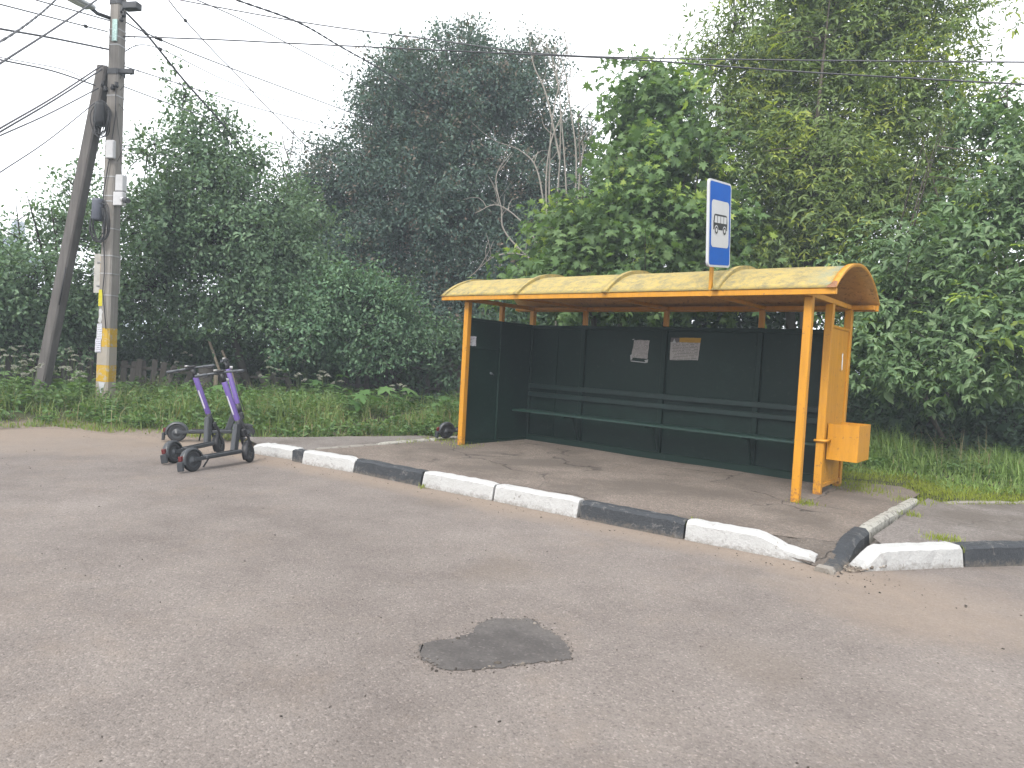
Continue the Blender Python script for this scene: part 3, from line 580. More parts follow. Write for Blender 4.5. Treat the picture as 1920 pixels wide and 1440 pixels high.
# ------------------------------------------------------------------ bus shelter
SL, SD, SH = 5.0, 1.62, 2.2
YL, YF, RU, GR = MATS['yellow_paint'], MATS['yellow_paint_fresh'], MATS['roof_underside'], MATS['green_paint']
sh = tag(empty('bus_shelter', (2.5, .8, 0)), 'long yellow bus shelter with dark green inside and a curved roof', 'bus shelter')
SO = Vector(sh.location)
def sp(mb, name, mat, label=None, parent=None):
    o = mb.build(name, mat, parent or sh)
    if parent is None: o.matrix_parent_inverse = Matrix.Translation(-SO)
    if label: o['label'] = label
    return o
pw = .043
for (x, lab) in ((0, None), (SL, 'front right yellow post with rusty foot')):
    m = MB(); m.box(x-pw, x+pw, -pw, pw, -.04, SH, .006); sp(m, 'post', YF, lab)
# long notch plate on the left post
m = MB(); m.box(-.012, .012, -pw-.005, -pw, 1.85, 2.1, .002); sp(m, 'post_plate', YL)
def two_tone_post(x, y, zs, w, name='post'):
    m = MB(); m.box(x-w, x+w, y-w, y+w, -.04, zs, .005, mi=0); m.box(x-w+.002, x+w-.002, y-w+.002, y+w-.002, zs+.0005, SH, .004, mi=1); return sp(m, name, [GR, YL])
for x in (1.08, 2.51, 3.92): two_tone_post(x, SD-.012, 1.965, .035)
two_tone_post(.0, SD, 1.955, .043); two_tone_post(0.0, .80, 1.955, .035)
m = MB(); m.box(SL-pw, SL+pw, .79-pw, .79+pw, -.04, SH, .006); sp(m, 'post', YF)
m = MB(); m.box(SL-pw, SL+pw, SD-pw, SD+pw, -.03, SH, .006); sp(m, 'post', YF)
# eaves, side and cross beams
EF, EB, XL, XR = -.163, SD+.08, -.40, 5.31
m = MB(); m.box(XL, XR, EF-.022, EF+.022, 2.205, 2.268, .004); sp(m, 'front_beam', YF)
m = MB(); m.box(XL, XR, EB-.022, EB+.022, 2.190, 2.262, .004); sp(m, 'rear_beam', YL)
m = MB(); m.box(-.38, XR-.02, SD-.03, SD+.03, 2.201, 2.258, .004); sp(m, 'wall_plate', YL)
for x in (0, SL): m = MB(); m.box(x-.03, x+.03, EF+.023, EB-.023, 2.202, 2.262, .004); sp(m, 'side_beam', YF)
for x in (1.10, 2.52, 3.95): m = MB(); m.box(x-.022, x+.022, EF+.023, SD-.031, 2.204, 2.25, .003); sp(m, 'cross_beam', YL)
# the arched roof
def arc(n=22, z0=2.27, rise=.335, out=0.0):
    y0, y1 = EF-.02-out, EB+.02+out; ch = (y1-y0)/2; rs = rise+out; R = (ch*ch+rs*rs)/(2*rs); a = math.asin(min(1, ch/R)); cy = (y0+y1)/2
    return [(cy+R*math.sin(-a+2*a*k/n), z0+rs-R+R*math.cos(-a+2*a*k/n)) for k in range(n+1)]
def hoop(x0, x1, o0, o1, rise=.335, n=22, jit=0.0, segs=1):
    A, B = arc(n, out=o0, rise=rise), arc(n, out=o1, rise=rise); m = MB(); bm = m.bm
    xs = [x0+(x1-x0)*k/segs for k in range(segs+1)]
    wv = lambda x, k: jit*float(wob(np.array(x*2.1), np.array(k*.35)))
    lo = [[bm.verts.new((x, y, z+wv(x, k))) for k, (y, z) in enumerate(A)] for x in xs]; hi = [[bm.verts.new((x, y, z+wv(x, k))) for k, (y, z) in enumerate(B)] for x in xs]
    for i in range(segs):
        for k in range(n):
            f = bm.faces.new((lo[i][k], lo[i+1][k], lo[i+1][k+1], lo[i][k+1])); f.material_index = 1; f.smooth = True
            f = bm.faces.new((hi[i][k], hi[i][k+1], hi[i+1][k+1], hi[i+1][k])); f.smooth = True
    for e, i in ((0, 0), (1, segs)):
        for k in range(n): bm.faces.new((lo[i][k], lo[i][k+1], hi[i][k+1], hi[i][k])).material_index = 2
    for k in (0, n):
        for i in range(segs): bm.faces.new((lo[i][k], lo[i+1][k], hi[i+1][k], hi[i][k])).material_index = 2
    return m
roof = sp(hoop(XL, XR, 0, .012, jit=.006, segs=30), 'roof', [MATS['roof_sheet_weathered'], RU, YF], 'curved sheet roof with weathered mossy yellow paint')
for x in (XL+.03, 1.10, 2.56, 4.03, XR-.03):
    w = .034
    end = x > 5 or x < 0
    rb = hoop(x-w, x+w, .0125, .060 if not end else .030).build('roof_rib', [YF if x > 5 else MATS['roof_sheet_weathered'], YL, YF if x > 5 else MATS['roof_sheet_weathered']], roof)
# torn corner flap at the right end
m = MB(); m.poly([(XR-.10, EF-.045, 2.275), (XR+.004, EF-.047, 2.272), (XR+.005, EF-.01, 2.335), (XR-.03, EF-.012, 2.345), (XR-.06, EF-.03, 2.31)]); m.build('torn_flap', plain('rust_metal', (.20, .10, .055), .85, .35, 30), roof)
# green back wall: sheets between the posts, rails, plinth
zt = 1.955
xs = [.045, .55, 1.043, 1.117, 2.473, 2.547, 3.883, 3.957, SL-.045]
for a, b in ((.045, .548), (.552, 1.043), (1.117, 2.473), (2.547, 3.883), (3.957, SL-.045)):
    m = MB(); m.box(a, b, SD+.004, SD+.012, .02, zt-.05, .0); sp(m, 'wall_sheet', GR)
m = MB(); m.box(.045, SL-.045, SD-.052, SD-.049+.03, zt-.055, zt, .004); sp(m, 'top_rail', GR)
m = MB(); m.box(.045, SL-.045, SD-.056, SD-.02, -.02, .10, .006); sp(m, 'bottom_rail', GR)
m = MB(); m.box(.536, .564, SD-.014, SD+.003, .102, zt-.057, .003); sp(m, 'batten', GR)
slat_g = plain('slat_green', (.005, .019, .0155), .45, .3, 6, spec=.35)
for z in (.93, .79): m = MB(); m.box(.05, SL-.05, SD-.085, SD-.05, z-.038, z+.038, .006); sp(m, 'backrest_slat', slat_g)
# bench
m = MB(); m.box(.05, SL-.12, 1.12, 1.44, .505, .54, .008); bench = sp(m, 'bench_seat', plain('bench_green', (.005, .024, .018), .5, .25, 6, spec=.5))
for x in (1.08, 2.51, 3.92):
    m = MB(); m.beam((x, 1.40, .485), (x, SD-.06, .12), .03, .03, .003); m.beam((x, 1.13, .49), (x, SD-.05, .49), .03, .026, .003); sp(m, 'bench_bracket', GR)
# left wall, green inside, yellow outside
for a, b in ((.044, .765), (.835, SD-.044)):
    m = MB(); m.box(.006, .012, a, b, .03, zt-.03, 0, mi=0); sp(m, 'wall_sheet', GR)
    m = MB(); m.box(-.012, .004, a, b, .03, zt-.03, 0, mi=0); sp(m, 'outer_sheet', YL)
m = MB(); m.box(-.02, .03, .044, SD-.044, zt-.03, zt+.005, .004); sp(m, 'top_rail', GR)
m = MB(); m.box(-.02, .034, .044, SD-.058, .0, .05, .004); sp(m, 'bottom_rail', GR)
m = MB(); m.box(.0125, .028, .044, .765, 1.50, 1.53, .003); sp(m, 'batten', GR)
# right end panel: yellow outside, green inside
m = MB(); m.box(SL+.008, SL+.02, .79+.044, SD-.044, .07, 1.93, .002); sp(m, 'outer_sheet', YF, 'yellow end panel of the shelter')
m = MB(); m.box(SL-.01, SL+.006, .79+.044, SD-.044, .07, 1.93, .002); sp(m, 'wall_sheet', GR)
m = MB(); m.box(SL-.03, SL+.034, .79+.045, SD-.045, .06, .105, .004); sp(m, 'bottom_rail', YF)
m = MB(); m.box(SL-.03, SL+.03, .79+.045, SD-.045, 1.9305, 1.965, .004); sp(m, 'top_rail', YF)

# litter bin strapped to the end panel
lb = tag(empty('litter_bin', (5.23, 1.2, .4)), 'open yellow metal litter box strapped to the end of the shelter', 'litter bin')
def lp(mb, name, mat): o = mb.build(name, mat, lb); o.matrix_parent_inverse = Matrix.Translation(-Vector(lb.location)); return o
bx0, bx1, by0, by1, bz0, bz1, th = 5.04, 5.375, .90, 1.44, .395, .815, .006
m = MB()
m.box(bx0, bx1, by0, by0+th, bz0, bz1); m.box(bx0, bx1, by1-th, by1, bz0, bz1)
m.box(bx0, bx0+th, by0+th, by1-th, bz0, bz1); m.box(bx1-th, bx1, by0+th, by1-th, bz0, bz1); m.box(bx0+th, bx1-th, by0+th, by1-th, bz0, bz0+th)
lp(m, 'box', YF)
m = MB(); m.tube([(4.945, .745, .615), (4.945, .733, .615), (5.06, .733, .62), (5.068, .76, .62), (5.068, .90, .62)], .017, 8); lp(m, 'strap', YF)

# ------------------------------------------------------------------ bus stop sign on the roof edge
white = plain('sign_white', (0.3937, 0.4016, 0.4173), .4, .05, 5, spec=.5, bump=.05); blue = plain('sign_blue', (0, 0.06693, 0.315), .6, .10, 4, spec=.2, bump=.05); ink = plain('sign_black', (0.009449, 0.009449, 0.01102), .5, .1, 5)
sg = tag(empty('bus_stop_sign', (3.97, -.165, 2.23), math.radians(0.5)), 'blue and white bus stop sign on a yellow post above the roof', 'sign')
# local frame: face looks along +X, width along Y, centre of the panel above the post
def rr(w, h, r, n=5, cy=0, cz=0):
    P = []
    for sx, sy, a0 in ((1, 1, 0), (-1, 1, 90), (-1, -1, 180), (1, -1, 270)):
        for k in range(n+1):
            a = math.radians(a0+90*k/n); P.append((cy+sx*(w/2-r)+r*math.cos(a), cz+sy*(h/2-r)+r*math.sin(a)))
    return P
YZ = Matrix(((0, 0, 1, 0), (1, 0, 0, 0), (0, 1, 0, 0), (0, 0, 0, 1)))   # xy outline -> yz plane, extrude along +X
tilt = Matrix.Translation((0, 0, .79)) @ Matrix.Rotation(math.radians(6.5), 4, 'X')
def flat(name, P, x0, x1, mat, parent=None):
    m = MB(); m.slab(P, x0, x1, 0, tilt @ YZ); o = m.build(name, mat, parent or sg); return o
m = MB(); m.box(-.035, .0, -.022, .022, -.03, 1.0, .004); m.build('post', YF, sg)
oy = .04
flat('panel', rr(.62, .96, .05, cy=oy), .002, .030, white)
flat('blue_field', rr(.575, .915, .035, cy=oy), .0305, .0320, blue)
flat('white_field', rr(.49, .52, .05, cy=oy, cz=.0), .0325, .0340, white)
# pictogram of a bus: body with four panes, two wheels
W2, cy_, cz_ = .40, oy, .0
bus = flat('bus_pictogram', [(-.195+cy_, -.065), (-.195+cy_, .03), (-.175+cy_, .095), (-.155+cy_, .108), (.155+cy_, .108), (.185+cy_, .095), (.195+cy_, .03), (.195+cy_, -.065)], .0345, .0355, ink)
for k in range(4):
    y0 = -.170+k*.088+cy_; a = .012 if k == 0 else 0; b = 0.0
    flat('pane', [(y0+.002, .012), (y0+a+.004, .088), (y0+.076, .088), (y0+.076, .012)], .0358, .0364, white, bus)
for wy in (-.115, .115):
    flat('wheel', rr(.105, .105, .0524, 6, cy=cy_+wy, cz=-.068), .0368, .0372, white, bus)
    flat('wheel', rr(.085, .085, .0424, 6, cy=cy_+wy, cz=-.07), .0375, .038, ink, bus)
    flat('wheel', rr(.045, .045, .0224, 6, cy=cy_+wy, cz=-.07), .0383, .0386, white, bus)

# ------------------------------------------------------------------ notices
def mat_paper(name, base, head=None, lines=60, headh=.0, seed=0.0):
    """printed lines as rows of dark dashes; generated coords: x across, z up"""
    t = NT(name); v = t.n('ShaderNodeTexCoord').outputs['Generated']; s = t.n('ShaderNodeSeparateXYZ'); t.l(v, s.inputs[0]); U, W_ = s.outputs[0], s.outputs[2]
    row = t.math('FRACT', t.math('MULTIPLY', W_, lines)); on = t.math('MULTIPLY', t.math('GREATER_THAN', row, .35), t.math('LESS_THAN', row, .75))
    mp = t.n('ShaderNodeMapping'); mp.inputs['Scale'].default_value = (38, 1, lines); mp.inputs['Location'].default_value = (seed, 0, 0); t.l(v, mp.inputs[0])
    sn = t.n('ShaderNodeTexWhiteNoise', noise_dimensions='2D'); fl = t.n('ShaderNodeVectorMath', operation='FLOOR'); t.l(mp.outputs[0], fl.inputs[0])
    cb = t.n('ShaderNodeCombineXYZ'); s2 = t.n('ShaderNodeSeparateXYZ'); t.l(fl.outputs[0], s2.inputs[0]); t.l(s2.outputs[0], cb.inputs[0]); t.l(s2.outputs[2], cb.inputs[1]); t.l(cb.outputs[0], sn.inputs[0])
    on = t.math('MULTIPLY', on, t.math('GREATER_THAN', sn.outputs[0], .25))
    on = t.math('MULTIPLY', on, t.math('MULTIPLY', t.math('GREATER_THAN', U, .08), t.math('LESS_THAN', U, .93)))
    col = t.mix(t.math('MULTIPLY', on, .75), base, (.07, .065, .065))
    col = t.mix(t.ramp(t.noise(v, 3, 5), [(.45, 0.0), (.7, .35)]), col, (.34, .32, .28))
    if head:
        hd = t.math('MULTIPLY', t.math('GREATER_THAN', W_, 1-headh), t.math('GREATER_THAN', U, .30)); col = t.mix(hd, col, head)
        tx = t.math('MULTIPLY', t.math('MULTIPLY', t.math('GREATER_THAN', W_, .83), t.math('LESS_THAN', W_, .90)), t.math('MULTIPLY', t.math('GREATER_THAN', U, .50), t.math('LESS_THAN', U, .80)))
        col = t.mix(t.math('MULTIPLY', tx, t.math('GREATER_THAN', t.noise(v, 34, 2), .46)), col, (.30, .17, .03))
        dk = t.math('MULTIPLY', t.math('GREATER_THAN', W_, 1-headh), t.math('LESS_THAN', U, .30)); col = t.mix(dk, col, (.10, .09, .09))
    return t.done(col, .75, t.bump(t.noise(v, 6, 4), .3, .01), .2)
def notice(name, P, y, mat, label, curl=.004, axis='Y', n=8, cat='notice'):
    """paper with corners P (top-left, top-right, bottom-right, bottom-left) in the wall plane; slightly wavy"""
    P = [np.array(p, float) for p in P]; V = []; 
    for j in range(n+1):
        for i in range(n+1):
            u, w = i/n, j/n; q = P[0]*(1-u)*(1-w)+P[1]*u*(1-w)+P[2]*u*w+P[3]*(1-u)*w
            e = rng.normal(0, .0016, 2) if (i in (0, n) or j in (0, n)) else np.zeros(2); q = q+e
            dd = y+(-1 if axis == 'Y' else 1)*(.003+curl*(math.sin(u*5+w*2.3)*.5+.5)+curl*1.2*max(0, u-.8)*w*4)
            V.append((q[0], dd, q[1]) if axis == 'Y' else (dd, q[0], q[1]))
    Fq = [(j*(n+1)+i, j*(n+1)+i+1, (j+1)*(n+1)+i+1, (j+1)*(n+1)+i) for j in range(n) for i in range(n)]
    o = link(name, np_mesh(name, V, np.array(Fq), True), mat); return tag(o, label, cat)
paper = plain('torn_paper', (0.3307, 0.3307, 0.3307), .8, .12, 12)
nt = SD+.004
o = notice('notice', [(1.985, 1.757), (2.245, 1.755), (2.232, 1.475), (1.95, 1.485)], nt, mat_paper('paper_small', (0.315, 0.2953, 0.2874), lines=16, seed=3), 'small white printed notice taped on the green wall, left of the yellow-headed one')
for P in ([(1.93, 1.52), (1.975, 1.55), (1.97, 1.46), (1.94, 1.445)], [(1.935, 1.44), (2.21, 1.425), (2.20, 1.412), (1.95, 1.425)], [(2.18, 1.455), (2.24, 1.468), (2.235, 1.42), (2.20, 1.415)], [(1.95, 1.765), (1.985, 1.775), (1.98, 1.76), (1.955, 1.752)]):
    m = MB(); m.poly([(x, nt-.002, z) for x, z in P]); m.build('torn_scrap', paper, o)
o = notice('notice', [(2.595, 1.805), (3.065, 1.81), (3.045, 1.49), (2.60, 1.478)], nt, mat_paper('paper_yellow_head', (0.315, 0.2953, 0.2835), (0.3543, 0.2087, 0.03543), 15, .21, 9), 'wide printed notice with a yellow heading on the green wall', .008)
m = MB(); m.poly([(2.63, nt-.022, 1.725), (2.66, nt-.022, 1.795), (2.69, nt-.022, 1.725)]); m.build('printed_triangle', paper, o)
notice('notice', [(.06, 1.68), (.20, 1.68), (.20, 1.525), (.06, 1.525)], .0125, mat_paper('paper_left', (0.4331, 0.4331, 0.4724), lines=7, seed=5), 'small white leaflet inside the left wall beside the front post', .002, 'X')
m = MB(); m.poly([(SL+.0225, y, z) for y, z in [(y+.27, z) for y, z in [(1.075, 1.66), (1.10, 1.64), (1.108, 1.66), (1.125, 1.645), (1.118, 1.60), (1.13, 1.56), (1.125, 1.50), (1.13, 1.455), (1.108, 1.44), (1.09, 1.47), (1.078, 1.53), (1.085, 1.58), (1.07, 1.62)]]])
o = tag(m.build('torn_sticker', plain('sticker_white', (.62, .62, .62), .7, .06, 30)), 'torn white sticker remnant on the yellow end panel', 'sticker')

# ------------------------------------------------------------------ utility pole with its leaning brace
CON = MATS['pole_concrete']; steel = plain('galvanised', (0.2677, 0.2677, 0.2677), .45, .15, 20, .5); black = plain('black_plastic', (0.01417, 0.01417, 0.01654), .5, .15, 12)
lgrey = plain('light_grey_plastic', (0.3622, 0.3622, 0.3701), .5, .08, 10); dgrey = plain('dark_grey_metal', (0.04331, 0.04488, 0.04882), .5, .12, 12, .2)
PX, PY, PR = -6.81, -2.58, math.radians(28)
pole = tag(empty('utility_pole', (PX, PY, -.1), PR), 'concrete utility pole with painted yellow bands, leaning brace and street lamp', 'utility pole')
def pp(mb, name, mat, label=None, parent=None):
    o = mb.build(name, mat, parent or pole)
    if label: o['label'] = label
    return o
def inpole(p): return Matrix.Rotation(-PR, 4, 'Z') @ (Vector(p)-Vector((PX, PY, -.1)))
def half(z): return .135-.0035*z, .120-.003*z        # half width / depth of the shaft at height z
m = MB(); bm = m.bm; rings = []
for z in [-.3, 0, .5, 1, 2, 3, 4, 5, 6, 7, 8, 9.2]:
    a, b = half(max(z, 0)); c = .028; P = [(a, -b+c), (a, b-c), (a-c, b), (-a+c, b), (-a, b-c), (-a, -b+c), (-a+c, -b), (a-c, -b)]
    rings.append([bm.verts.new((x+rng.normal(0, .0015), y, z)) for x, y in P])
for A, B in zip(rings, rings[1:]):
    for k in range(8): bm.faces.new((A[k], A[(k+1) % 8], B[(k+1) % 8], B[k]))
bm.faces.new(rings[-1]); pp(m, 'shaft', CON)
def band(z0, z1, g, name, mat, label=None, sides=None):
    m = MB(); bm = m.bm; rr_ = []
    for z in (z0, z1):
        a, b = half(z); a += g; b += g; c = .028; P = [(a, -b+c), (a, b-c), (a-c, b), (-a+c, b), (-a, b-c), (-a, -b+c), (-a+c, -b), (a-c, -b)]
        rr_.append([bm.verts.new((x, y, z)) for x, y in P])
    for k in (range(8) if sides is None else sides): bm.faces.new((rr_[0][k], rr_[0][(k+1) % 8], rr_[1][(k+1) % 8], rr_[1][k]))
    return pp(m, name, mat, label)
t = NT('pole_yellow'); v = t.geo(); c_ = t.mix(t.noise(v, 6, 5), (0.3622, 0.2283, 0.01575), (0.315, 0.1929, 0.01417)); c_ = t.mix(t.ramp(t.noise(t.warp(v, 8, .1), 13, 6, .8), [(.52, 0.0), (.60, 1.0)]), c_, (0.2677, 0.2441, 0.1969)); t.done(c_, .75)
t = NT('pole_whitewash'); v = t.geo(); c_ = t.mix(t.noise(v, 6, 5), (0.2598, 0.2283, 0.189), (0.2047, 0.189, 0.1614)); c_ = t.mix(t.ramp(t.noise(t.warp(v, 8, .1), 9, 6, .8), [(.47, 0.0), (.60, 1.0)]), c_, (0.2283, 0.2126, 0.1929)); t.done(c_, .8)
band(1.27, 1.62, .002, 'painted_band', MATS['pole_yellow'], 'upper yellow painted band', [0, 5, 6, 7, 4])
band(.93, 1.268, .002, 'painted_band', MATS['pole_whitewash'], 'dirty whitewashed band')
band(.62, .928, .002, 'painted_band', MATS['pole_yellow'], 'lower yellow painted band')
band(.12, .618, .0015, 'painted_band', MATS['pole_whitewash'])
for z in (7.08, 6.95, 6.80, 5.88, 4.4, 4.05, 3.95, 3.45, 2.95, 2.62, 2.22): band(z, z+.022, .006, 'clamp_band', steel)
for z in (7.55, 6.28): band(z, z+.10, .012, 'clamp_collar', dgrey)
# papers glued to the shaft (left faces look towards the road)
def on_face(z0, z1, u0, u1, name, mat, label, cat, side='-y', g=.006, pts=None):
    a, b = half((z0+z1)/2); m = MB()
    if pts is None: pts = [(u0, z0), (u1, z0+.005), (u1-.004, z1), (u0+.003, z1-.006)]
    if side == '-y': m.poly([(u, -b-g, z) for u, z in pts])
    else: m.poly([(a+g, u, z) for u, z in pts])
    o = m.build(name, mat); o.matrix_world = Matrix.Translation((PX, PY, -.1)) @ Matrix.Rotation(PR, 4, 'Z'); return tag(o, label, cat)
yp = plain('yellow_paper', (0.3622, 0.3307, 0.01575), .7, .15, 18); wp = plain('white_paper', (0.3465, 0.3543, 0.3701), .75, .08, 20)
on_face(2.02, 2.33, -.115, -.03, 'leaflet', yp, 'yellow leaflet glued high on the utility pole below the board', 'leaflet')
on_face(1.72, 1.98, -.11, -.01, 'leaflet', paper, 'scraps of torn white leaflet on the utility pole', 'leaflet', pts=[(-.11, 1.74), (-.05, 1.70), (-.02, 1.78), (-.03, 1.86), (-.01, 1.92), (-.05, 1.98), (-.10, 1.95), (-.08, 1.85)])
on_face(1.40, 1.70, -.125, -.01, 'leaflet', mat_paper('paper_pole', (.42, .43, .47), lines=9, seed=1), 'white printed leaflet on the utility pole above the lowest sheet', 'leaflet', g=.008)
on_face(1.16, 1.42, -.145, -.02, 'leaflet', mat_paper('paper_pole_low', (.42, .42, .48), lines=7, seed=2), 'lowest white leaflet hanging loose off the utility pole', 'leaflet', g=.014)
on_face(.38, .62, -.05, .09, 'leaflet', wp, 'white triangular sticker near the foot of the utility pole', 'sticker', pts=[(-.05, .62), (.09, .61), (.03, .38), (.0, .40)], g=.007)
# board fixed behind the shaft
bd = tag(empty('sign_board', (PX, PY, -.1), PR), 'back of a pale rectangular sign board clamped behind the utility pole', 'sign board')
m = MB(); m.box(-.47, .10, .135, .150, 2.28, 3.02, .003); m.build('panel', plain('board_back', (0.3307, 0.3228, 0.2992), .6, .18, 7), bd)
m = MB(); m.box(-.33, -.20, .128, .134, 2.30, 3.0, .002); m.build('stiffener', plain('board_rust', (0.315, 0.2362, 0.1575), .7, .25, 12), bd)
for z in (2.42, 2.86): m = MB(); m.box(-.40, .08, .120, .1275, z-.015, z+.015, .002); m.build('rail', steel, bd)
# brace pole leaning on the shaft
b0, b1 = inpole((-7.78, -3.42, -.25)), inpole((-7.0, -2.70, 6.35))
m = MB(); dv = (b1-b0).normalized(); m.beam(b0, b1, .22, .20, .025, up=(0, 1, 0)); pp(m, 'brace', MATS['brace_concrete'], 'leaning concrete brace pole')
m = MB(); m.tube([inpole((-7.45, -3.07, 1.9))+Vector((0, -.16, 0)), inpole((-7.37, -3.0, 2.6))+Vector((0, -.17, 0))], .012, 5); pp(m, 'brace_wire', black)
# boxes, coils and hardware
m = MB(); m.box(.0, .16, -.20, -.115, 4.72, 5.05, .012); pp(m, 'junction_box', lgrey)
m = MB(); m.box(.14, .30, -.10, .02, 4.15, 4.45, .01); m.box(.13, .33, -.13, -.02, 3.88, 4.13, .01); pp(m, 'equipment_box', lgrey)
m = MB(); m.tube([(.28, -.08, 4.0), (.42, -.16, 3.97)], .05, 10); cam_o = pp(m, 'camera', lgrey); m = MB(); m.tube([(.42, -.16, 3.97), (.56, -.24, 3.94)], [.055, .045], 10); m.build('hood', dgrey, cam_o)
for zc, r, nm in ((5.65, .20, 'cable_coil'), (3.75, .23, 'cable_coil')):
    m = MB()
    for k in range(7):
        a = r*(1+.06*rng.normal()); ph = rng.uniform(0, 6.28); o_ = (-.10+.03*rng.normal(), -.17-.012*k, zc-.22+.03*rng.normal())
        m.tube([(o_[0]+a*.75*math.cos(2*math.pi*q/22+ph), o_[1]+.02*math.sin(q), o_[2]+a*1.5*math.sin(2*math.pi*q/22+ph)) for q in range(23)], .009, 5, False)
    pp(m, nm, black)
m = MB(); m.lathe([(.0, 5.72), (.09, 5.72), (.10, 5.66), (.10, 5.38), (.07, 5.30), (.0, 5.30)], 14, Matrix.Translation((-.12, -.20, 0))); pp(m, 'splice_closure', black)
m = MB(); m.lathe([(.0, 3.98), (.09, 3.98), (.095, 3.93), (.095, 3.62), (.08, 3.58), (.0, 3.58)], 14, Matrix.Translation((-.12, -.20, 0))); pp(m, 'splice_closure', plain('closure_grey', (.06, .065, .085), .5))
m = MB(); m.beam((-.34, -.06, 6.36), (.38, -.02, 6.34), .07, .08, .004); pp(m, 'crossarm', dgrey)
m = MB(); m.box(.0, .10, -.135, -.112, 6.86, 7.25, .003); pp(m, 'number_plate', plain('plate_green', (.30, .42, .40), .6, .4, 40))
m = MB()
for (x, z) in ((.20, 7.35), (.24, 7.28), (.19, 7.20), (-.16, 6.05), (-.1, 5.95), (.05, 5.98), (.13, 6.02)): m.lathe([(.0, 0), (.03, 0), (.04, .03), (.025, .06), (.035, .09), (.0, .10)], 8, Matrix.Translation((x, -.13, z)))
pp(m, 'insulators', black)['kind'] = 'stuff'
# cable running down the shaft
m = MB(); m.tube([(.11, -.12, 6.1), (.13, -.13, 5.5), (.02, -.14, 4.6), (-.06, -.145, 4.1), (-.02, -.15, 3.3), (.03, -.15, 2.7), (.0, -.15, 2.3), (.06, -.15, 1.9), (.10, -.15, 1.6)], .010, 5); pp(m, 'down_cable', black)
m = MB()
for pts in ([(.13, -.05, 6.2), (.30, -.05, 6.75), (.28, -.05, 7.1)], [(.14, -.05, 6.0), (.35, -.05, 6.28), (.52, -.05, 6.3), (.40, -.05, 7.0)], [(.13, -.05, 5.75), (.32, -.05, 5.6), (.36, -.05, 5.2), (.13, -.05, 4.7)], [(.12, -.1, 5.6), (.22, -.1, 5.0), (.27, -.08, 4.4), (.26, -.08, 3.7)], [(-.13, -.05, 6.3), (-.22, -.05, 6.7), (-.45, -.05, 7.05)], [(-.2, -.1, 5.7), (-.25, -.12, 5.0), (-.12, -.15, 4.2)]):
    P = [Vector(p) for p in pts]; Q = []
    for i in range(len(P)-1):
        for k in range(5): Q.append(P[i].lerp(P[i+1], k/5)+Vector((0, 0, -.03*math.sin(math.pi*k/5))))
    m.tube(Q+[P[-1]], .006, 4, False)
pp(m, 'jumper_wires', black)['kind'] = 'stuff'
# street lamp on its arm
A0, A1, A2 = inpole((-6.86, -2.68, 7.20)), inpole((-6.80, -2.93, 7.17)), inpole((-6.72, -3.06, 7.19))
m = MB(); m.tube([A0, A1, A2], .035, 8); pp(m, 'lamp_arm', dgrey)
h0, h1 = A2, A2+(inpole((-6.36, -3.72, 7.13))-A2)
m = MB(); m.beam(h0, h1, .24, .07, .02); lh = pp(m, 'lamp_head', plain('lamp_grey', (.36, .37, .38), .45, .06))
m = MB(); m.beam(h0.lerp(h1, .25)+Vector((0, 0, -.045)), h0.lerp(h1, .93)+Vector((0, 0, -.045)), .15, .018, .004); m.build('lamp_glass', plain('lamp_lens', (.55, .55, .53), .25), lh)
m = MB(); m.box(.25, .55, -.2, -.05, 7.40, 7.52, .01); pp(m, 'lamp_control_box', dgrey)

# ------------------------------------------------------------------ overhead cables
WL = {'THICK': ('thickest twisted cable running down into the dark tree from the top', .017), 'B1': ('upper of two long wires stretched past the treetops to the right', .006), 'B2': ('lower of two long wires stretched past the treetops to the right', .007),
 'C': ('thick wire dropping steeply from the pole top behind the apple tree', .011), 'D': ('wire from the pole top descending to the dark tree below a splice', .007), 'E': ('thin wire from the pole collar with a black splice near it', .005),
 'F': ('wire leaving the pole right side just below the dark collar', .006), 'G': ('lowest wire leaving the pole to the right', .006), 'H': ('steep wire with a connector at the top edge, heading to the bare sapling', .006),
 'I': ('wire entering at the top edge left of the thickest cable', .006), 'J': ('thick twisted cable at the top left corner', .016), 'K': ('wire rising from the left edge to the lamp arm', .008), 'L2': ('uppermost wire reaching the pole top from the left', .006),
 'M': ('wire with a black splice running from top left to the pole', .006), 'N': ('dark wire meeting the pole collar from the left', .009), 'O': ('lower of two close sagging wires left of the pole', .007), 'O2': ('upper thinner of two close sagging wires left of the pole', .004),
 'P1': ('upper of the two parallel wires falling left from the pole', .007), 'P2': ('lower of the two parallel wires falling left from the pole', .007), 'Q': ('single wire just below the parallel pair left of the pole', .006), 'R': ('lowest wire falling to the left edge beside the brace', .005)}
wire_m = plain('wire_dark', (.05, .05, .056), .6)
def spline(P, n=8):
    P = [np.array(p, float) for p in P]; P = [2*P[0]-P[1]]+P+[2*P[-1]-P[-2]]; Q = []
    for i in range(1, len(P)-2):
        for k in range(n):
            t = k/n; a, b, c, d = P[i-1:i+3]; Q.append(.5*((2*b)+(-a+c)*t+(2*a-5*b+4*c-d)*t*t+(-a+3*b-3*c+d)*t**3))
    return Q+[P[-2]]
